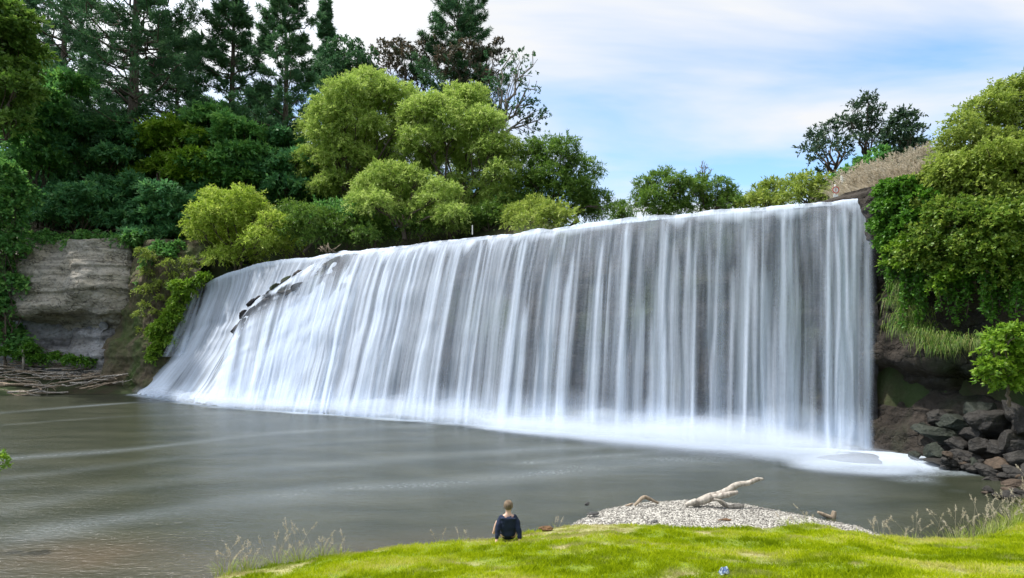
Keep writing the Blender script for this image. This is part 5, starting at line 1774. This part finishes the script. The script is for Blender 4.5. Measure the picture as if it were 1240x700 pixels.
# tall grass at the bank
tg = [
    (300, 696, 60, 0.55, 14), (335, 688, 60, 0.7, 16), (362, 684, 60, 0.75, 18), (390, 679, 50, 0.6, 14), (412, 676, 40, 0.45, 8), (275, 702, 60, 0.6, 14),
    (676, 634, 30, 0.5, 5), (560, 655, 30, 0.45, 5), (534, 658, 30, 0.35, 4),
    (955, 631, 60, 0.45, 6), (975, 631, 60, 0.55, 8), (840, 637, 60, 0.22, 0), (800, 634, 50, 0.2, 0),
    (1062, 648, 60, 0.55, 14), (1085, 651, 60, 0.5, 14), (1108, 652, 60, 0.65, 12), (1140, 651, 50, 0.7, 10), (1160, 652, 90, 0.8, 16), (1178, 650, 90, 0.85, 18),
    (1196, 647, 120, 0.9, 18), (1212, 643, 140, 0.9, 18), (1228, 637, 180, 0.9, 16), (1242, 632, 180, 0.95, 16), (1256, 628, 180, 1.0, 14), (1218, 634, 100, 0.8, 10),
]
for i, (x, y, nb, h_, npl) in enumerate(tg):
    D = (EYE - 0.25) * F / (y - HZ)
    X, Y = (x - CX) / F * D, D
    z = float(near_z(np.array([X]), np.array([Y]))[0])
    where = 'at the lawn corner sloping to the pool' if x < 450 else ('beside the gravel and the sitting person' if x < 1000 else 'at the bank below the boulders')
    clump('tall_grass', (X, Y, max(z, 0.0) - 0.02), 'tall seeding grass clump with thin pale stems ' + where, 'grass clump', np.random.default_rng(700 + i), int(nb * 1.5), 0.24, h_ * 0.62, 0.008, LM['reed'],
          (0.2, 0.7), (npl, h_ * 1.25, 0.16, (0.05, 0.008), LM['straw'], 0.0028) if npl else None, group='tall grass clumps ' + where)

# leafy twig poking in over the pool at the picture edge
L, tb = Leaves(), Tubes()
rng = np.random.default_rng(8)
org = P(-60, 560, 13)
limb(tb, rng, (0, 0, -0.3), P(4, 553, 13) - org, 0.03, 0.008, 0.1)
limb(tb, rng, (0.3, 0, 0), P(2, 566, 13) - org, 0.02, 0.006, 0.1)
for (x, y) in [(1, 552), (3, 556), (2, 566), (-14, 560), (-34, 560)]:
    puff(L, rng, P(x, y, 13) - org, 0.10, 90, (0.10, 0.035), 0.8, 0.4, 0.07, gap=0.1)
limb(tb, rng, np.array([-1.2, -0.5, -2.8]), (0, 0, -0.3), 0.06, 0.03, 0.1)
finish('leafy_branch', org, 'light green leafy twig poking in over the open pool', 'branch', tb, L, BARK, LM['fresh'], crown='leaves')

# ------------------------------------------------------------------ person
M_SKIN = plain('skin', (0.62, 0.40, 0.31), 0.6)
M_NAVY = plain('navy_cloth', (0.010, 0.017, 0.042), 0.9)
M_SHORT = plain('dark_shorts_cloth', (0.012, 0.015, 0.03), 0.9)
M_HAIR = bark_mat('greying_blond_hair', (0.045, 0.03, 0.02), (0.26, 0.195, 0.135))
pD = 12.25
pX = (615.5 - CX) / F * pD
pz = float(near_z(np.array([pX]), np.array([pD]))[0])
person = empty('person', (pX, pD, pz + 0.03), 'person in navy top sitting on the lawn rim, leaning back on both arms', 'person')


def skin_obj(name, nodes, edges, root, mat, parent, sub=2):
    keys = list(nodes)
    me = bpy.data.meshes.new(name)
    me.from_pydata([nodes[k][0] for k in keys], [(keys.index(a__), keys.index(b__)) for a__, b__ in edges], [])
    o = bpy.data.objects.new(name, me)
    COL.objects.link(o)
    o.parent = parent
    md = o.modifiers.new('skin', 'SKIN')
    md.use_smooth_shade = True
    sv = me.skin_vertices[0].data
    for i, k in enumerate(keys):
        r = nodes[k][1]
        sv[i].radius = r if isinstance(r, tuple) else (r, r)
        sv[i].use_root = (k == root)
    ss = o.modifiers.new('smooth', 'SUBSURF')
    ss.levels = sub
    ss.render_levels = sub
    if mat.name.startswith(('navy', 'dark_shorts')):
        tx = bpy.data.textures.get('cloth_folds') or bpy.data.textures.new('cloth_folds', 'CLOUDS')
        tx.noise_scale = 0.09
        dm = o.modifiers.new('folds', 'DISPLACE')
        dm.texture = tx
        dm.strength = 0.06
        dm.mid_level = 0.45
        rm = o.modifiers.new('fuse', 'REMESH')
        rm.mode = 'VOXEL'
        rm.voxel_size = 0.011
        rm.use_smooth_shade = True
        sm_ = o.modifiers.new('soften', 'SMOOTH')
        sm_.iterations = 12
        sm_.factor = 0.6
    me.materials.append(mat)
    return o


def arm(side):
    s_ = side
    return {'sh': (s_ * 0.155, -0.045, 0.50), 'el': (s_ * 0.225, -0.15, 0.30), 'wr': (s_ * 0.245, -0.215, 0.075), 'pm': (s_ * 0.25, -0.245, 0.03)}


N_ = {'pel': ((0, 0, 0.13), (0.15, 0.11)), 'waist': ((0, -0.03, 0.27), (0.135, 0.095)), 'chest': ((0, -0.055, 0.43), (0.16, 0.11)), 'neck0': ((0, -0.05, 0.575), (0.07, 0.065)),
      'neck1': ((0, -0.035, 0.63), 0.055), 'head0': ((0, -0.02, 0.675), (0.068, 0.075)), 'head1': ((0, -0.015, 0.74), (0.080, 0.094)), 'head2': ((0, -0.02, 0.80), (0.068, 0.080)), 'head3': ((0, -0.022, 0.83), (0.036, 0.042))}
E_ = [('pel', 'waist'), ('waist', 'chest'), ('chest', 'neck0'), ('neck0', 'neck1'), ('neck1', 'head0'), ('head0', 'head1'), ('head1', 'head2'), ('head2', 'head3')]
for nm, s_ in (('l', -1), ('r', 1)):
    A_ = arm(s_)
    N_['sh' + nm] = (A_['sh'], 0.058)
    N_['el' + nm] = (A_['el'], 0.042)
    N_['wr' + nm] = (A_['wr'], 0.028)
    N_['pm' + nm] = (A_['pm'], (0.036, 0.02))
    E_ += [('chest', 'sh' + nm), ('sh' + nm, 'el' + nm), ('el' + nm, 'wr' + nm), ('wr' + nm, 'pm' + nm)]
    p0 = np.array(A_['pm'])
    for q, (dx, ln_) in enumerate(((-0.030, 0.062), (-0.011, 0.074), (0.009, 0.070), (0.028, 0.054))):
        k0, k1, k2 = f'f{nm}{q}a', f'f{nm}{q}b', f'f{nm}{q}c'
        N_[k0] = (tuple(p0 + np.array([dx, -0.022, -0.004])), 0.0095)
        N_[k1] = (tuple(p0 + np.array([dx * 1.25, -0.022 - ln_ * 0.55, -0.008])), 0.0085)
        N_[k2] = (tuple(p0 + np.array([dx * 1.4, -0.022 - ln_, -0.017])), 0.007)
        E_ += [('pm' + nm, k0), (k0, k1), (k1, k2)]
    N_['t' + nm + 'a'] = (tuple(p0 + np.array([-s_ * 0.036, 0.006, -0.004])), 0.010)
    N_['t' + nm + 'b'] = (tuple(p0 + np.array([-s_ * 0.062, -0.022, -0.013])), 0.008)
    E_ += [('pm' + nm, 't' + nm + 'a'), ('t' + nm + 'a', 't' + nm + 'b')]
N_['hpl'] = ((-0.105, 0.05, 0.11), 0.085)
N_['knl'] = ((-0.225, 0.33, 0.30), 0.058)
N_['cal'] = ((-0.275, 0.40, 0.16), 0.052)
N_['anl'] = ((-0.325, 0.46, 0.0), 0.034)
N_['ftl'] = ((-0.335, 0.57, -0.045), (0.038, 0.024))
N_['tol'] = ((-0.345, 0.64, -0.06), (0.032, 0.016))
N_['hpr'] = ((0.105, 0.05, 0.11), 0.085)
N_['knr'] = ((0.13, 0.45, 0.24), 0.058)
N_['car'] = ((0.10, 0.58, 0.07), 0.050)
N_['anr'] = ((0.07, 0.68, -0.10), 0.034)
N_['ftr'] = ((0.075, 0.79, -0.14), (0.038, 0.024))
N_['tor'] = ((0.08, 0.86, -0.155), (0.032, 0.016))
for nm in 'lr':
    E_ += [('pel', 'hp' + nm), ('hp' + nm, 'kn' + nm), ('kn' + nm, 'ca' + nm), ('ca' + nm, 'an' + nm), ('an' + nm, 'ft' + nm), ('ft' + nm, 'to' + nm)]
skin_obj('body', N_, E_, 'pel', M_SKIN, person)

g = 0.016
T_n = {'hem': ((0, 0.0, 0.07), (0.20, 0.17)), 'waist': ((0, -0.035, 0.27), (0.165, 0.14)), 'chest': ((0, -0.065, 0.40), (0.185, 0.15)), 'chestb': ((0, -0.07, 0.515), (0.165, 0.135)), 'col': ((0, -0.052, 0.575), (0.082, 0.078))}
T_e = [('hem', 'waist'), ('waist', 'chest'), ('chest', 'chestb'), ('chestb', 'col')]
for nm, s_ in (('l', -1), ('r', 1)):
    A_ = arm(s_)
    wr = np.array(A_['wr']) * 0.97 + np.array(A_['el']) * 0.03
    T_n['tr' + nm] = ((s_ * 0.085, -0.05, 0.535), 0.066)
    T_n['sh' + nm] = (A_['sh'], 0.066)
    T_n['el' + nm] = (A_['el'], 0.060)
    T_n['wr' + nm] = (tuple(wr), 0.047)
    T_e += [('col', 'tr' + nm), ('tr' + nm, 'sh' + nm), ('sh' + nm, 'el' + nm), ('el' + nm, 'wr' + nm)]
skin_obj('long_sleeved_top', T_n, T_e, 'hem', M_NAVY, person)
S_n = {'seat': ((0, -0.01, 0.115), (0.20, 0.16)), 'fr': ((0, 0.05, 0.12), (0.14, 0.11))}
S_e = [('seat', 'fr')]
for nm, s_ in (('l', -1), ('r', 1)):
    h_, k_ = np.array(N_['hp' + nm][0]), np.array(N_['kn' + nm][0])
    S_n['h' + nm] = (tuple(h_), 0.105)
    S_n['m' + nm] = (tuple(h_ * 0.45 + k_ * 0.55), 0.092)
    S_e += [('fr', 'h' + nm), ('h' + nm, 'm' + nm)]
skin_obj('shorts', S_n, S_e, 'seat', M_SHORT, person)

# hair cap, face
bm = bmesh.new()
bmesh.ops.create_icosphere(bm, subdivisions=4, radius=1)
hv = np.array([v.co for v in bm.verts])
hf = np.array([[v.index for v in f.verts] for f in bm.faces])
bm.free()
hc = np.array([0, -0.026, 0.757])
pv = hv * np.array([0.100, 0.116, 0.112])
pv = pv * (1 + 0.10 * (fbm(hv * np.array([9, 9, 3]), 3, 4) - 0.5))[:, None]
keepv = (hv[:, 2] > 0.35 * hv[:, 1] - 0.05 + 0.55 * sstep(0.1, 0.9, hv[:, 1])) | ((hv[:, 1] < 0.05) & (hv[:, 2] > -0.72))
hf2 = hf[keepv[hf].all(1)]
mk('hair', pv + hc, hf2, M_HAIR, person)
M_EYE = plain('eye', (0.03, 0.03, 0.03), 0.3)
for s_ in (-1, 1):
    mk('ear', hv * np.array([0.012, 0.020, 0.030]) + np.array([s_ * 0.088, -0.012, 0.735]), hf, M_SKIN, person)
    mk('eye', hv * 0.011 + np.array([s_ * 0.032, 0.073, 0.747]), hf, M_EYE, person)
mk('nose', hv * np.array([0.014, 0.022, 0.024]) + np.array([0, 0.085, 0.717]), hf, M_SKIN, person)
mk('mouth', hv * np.array([0.026, 0.008, 0.006]) + np.array([0, 0.075, 0.683]), hf, plain('lips', (0.45, 0.2, 0.18)), person)

# ------------------------------------------------------------------ sky, sun, camera
EL, AZ = 61.0, -78.0   # azimuth from +Y towards +X
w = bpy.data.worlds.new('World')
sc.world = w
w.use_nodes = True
nt = w.node_tree
nt.nodes.clear()
N = nt.nodes.new
sky = N('ShaderNodeTexSky')
sky.sky_type = 'NISHITA'
sky.sun_disc = False
sky.sun_elevation = math.radians(EL)
sky.sun_rotation = math.radians(AZ)
sky.air_density = 1.0
sky.dust_density = 0.6
tc = N('ShaderNodeTexCoord')
sep = N('ShaderNodeSeparateXYZ')
nt.links.new(tc.outputs['Generated'], sep.inputs[0])


def wm(op, a, b=None, clamp=False):
    nd = N('ShaderNodeMath')
    nd.operation = op
    nd.use_clamp = clamp
    for s_, v_ in zip(nd.inputs, (a, b)):
        if v_ is None:
            continue
        if isinstance(v_, bpy.types.NodeSocket):
            nt.links.new(v_, s_)
        else:
            s_.default_value = v_
    return nd.outputs[0]


zc = wm('ADD', wm('MAXIMUM', sep.outputs[2], 0.0), 0.10)
cx = wm('DIVIDE', sep.outputs[0], zc)
cy = wm('DIVIDE', sep.outputs[1], zc)
cmb = N('ShaderNodeCombineXYZ')
nt.links.new(wm('ADD', wm('MULTIPLY', cx, SKYP[0]), SKYP[2]), cmb.inputs[0])
nt.links.new(wm('ADD', wm('MULTIPLY', cy, SKYP[1]), SKYP[3]), cmb.inputs[1])
nz1 = N('ShaderNodeTexNoise')
nz1.inputs['Scale'].default_value = 1.0
nz1.inputs['Detail'].default_value = 6
nz1.inputs['Roughness'].default_value = 0.5
nz1.inputs['Distortion'].default_value = 0.35
nt.links.new(cmb.outputs[0], nz1.inputs['Vector'])
cr_ = N('ShaderNodeValToRGB')
cr_.color_ramp.elements[0].position = SKYP[4]
cr_.color_ramp.elements[0].color = (0.04, 0.04, 0.04, 1)
cr_.color_ramp.elements[1].position = SKYP[5]
cr_.color_ramp.elements[1].color = (1, 1, 1, 1)
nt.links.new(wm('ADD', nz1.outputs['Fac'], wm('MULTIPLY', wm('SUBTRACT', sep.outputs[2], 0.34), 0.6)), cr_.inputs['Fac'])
skys = N('ShaderNodeMix')
skys.data_type = 'RGBA'
skys.blend_type = 'MULTIPLY'
skys.inputs[0].default_value = 1.0
nt.links.new(sky.outputs[0], skys.inputs[6])
skys.inputs[7].default_value = (1.15, 1.42, 1.58, 1)
mixc = N('ShaderNodeMix')
mixc.data_type = 'RGBA'
nt.links.new(cr_.outputs[0], mixc.inputs[0])
nt.links.new(skys.outputs[2], mixc.inputs[6])
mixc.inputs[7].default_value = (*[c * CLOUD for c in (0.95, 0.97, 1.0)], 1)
# extra sky brightness around the sun, mostly out of view, added as fill light
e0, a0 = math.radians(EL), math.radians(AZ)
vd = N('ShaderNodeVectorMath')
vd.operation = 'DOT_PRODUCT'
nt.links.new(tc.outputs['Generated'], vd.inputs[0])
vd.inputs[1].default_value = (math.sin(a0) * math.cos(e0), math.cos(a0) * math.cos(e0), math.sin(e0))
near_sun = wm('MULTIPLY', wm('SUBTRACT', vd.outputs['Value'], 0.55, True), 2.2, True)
glow = wm('ADD', 1.0, wm('MULTIPLY', near_sun, SKY_FILL))
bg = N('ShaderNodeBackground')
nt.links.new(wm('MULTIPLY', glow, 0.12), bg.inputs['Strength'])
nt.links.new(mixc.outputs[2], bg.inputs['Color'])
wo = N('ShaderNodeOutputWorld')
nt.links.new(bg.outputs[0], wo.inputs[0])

sl = bpy.data.lights.new('sun', 'SUN')
sl.energy = SUN
sl.angle = math.radians(2.0)
sl.color = (1.0, 0.95, 0.87)
so = bpy.data.objects.new('sun', sl)
COL.objects.link(so)
e, a = math.radians(EL), math.radians(AZ)
dirv = Vector((math.sin(a) * math.cos(e), math.cos(a) * math.cos(e), math.sin(e)))
so.rotation_euler = dirv.to_track_quat('Z', 'Y').to_euler()
so.location = (0, 0, 60)

cam = bpy.data.cameras.new('camera')
cam.sensor_width = 36
cam.lens = 36 * F / 1240
cam.shift_y = (HZ - 350) / 1240
cam.clip_start = 0.1
cam.clip_end = 9000
co = bpy.data.objects.new('camera', cam)
COL.objects.link(co)
co.location = (0, 0, EYE)
co.rotation_euler = (math.pi / 2, 0, 0)
sc.camera = co

sc.render.engine = 'CYCLES'
cy_ = sc.cycles
cy_.max_bounces = 8
cy_.diffuse_bounces = 3
cy_.glossy_bounces = 3
cy_.transmission_bounces = 4
cy_.transparent_max_bounces = 24
cy_.sample_clamp_indirect = 4
cy_.use_denoising = True
try:
    cy_.denoiser = 'OPENIMAGEDENOISE'
    cy_.denoising_input_passes = 'RGB_ALBEDO_NORMAL'
except Exception:
    pass
vs = sc.view_settings
vs.view_transform = 'Standard'
vs.look = 'None'
vs.exposure = EXPO
vs.gamma = 1
vs.use_curve_mapping = False
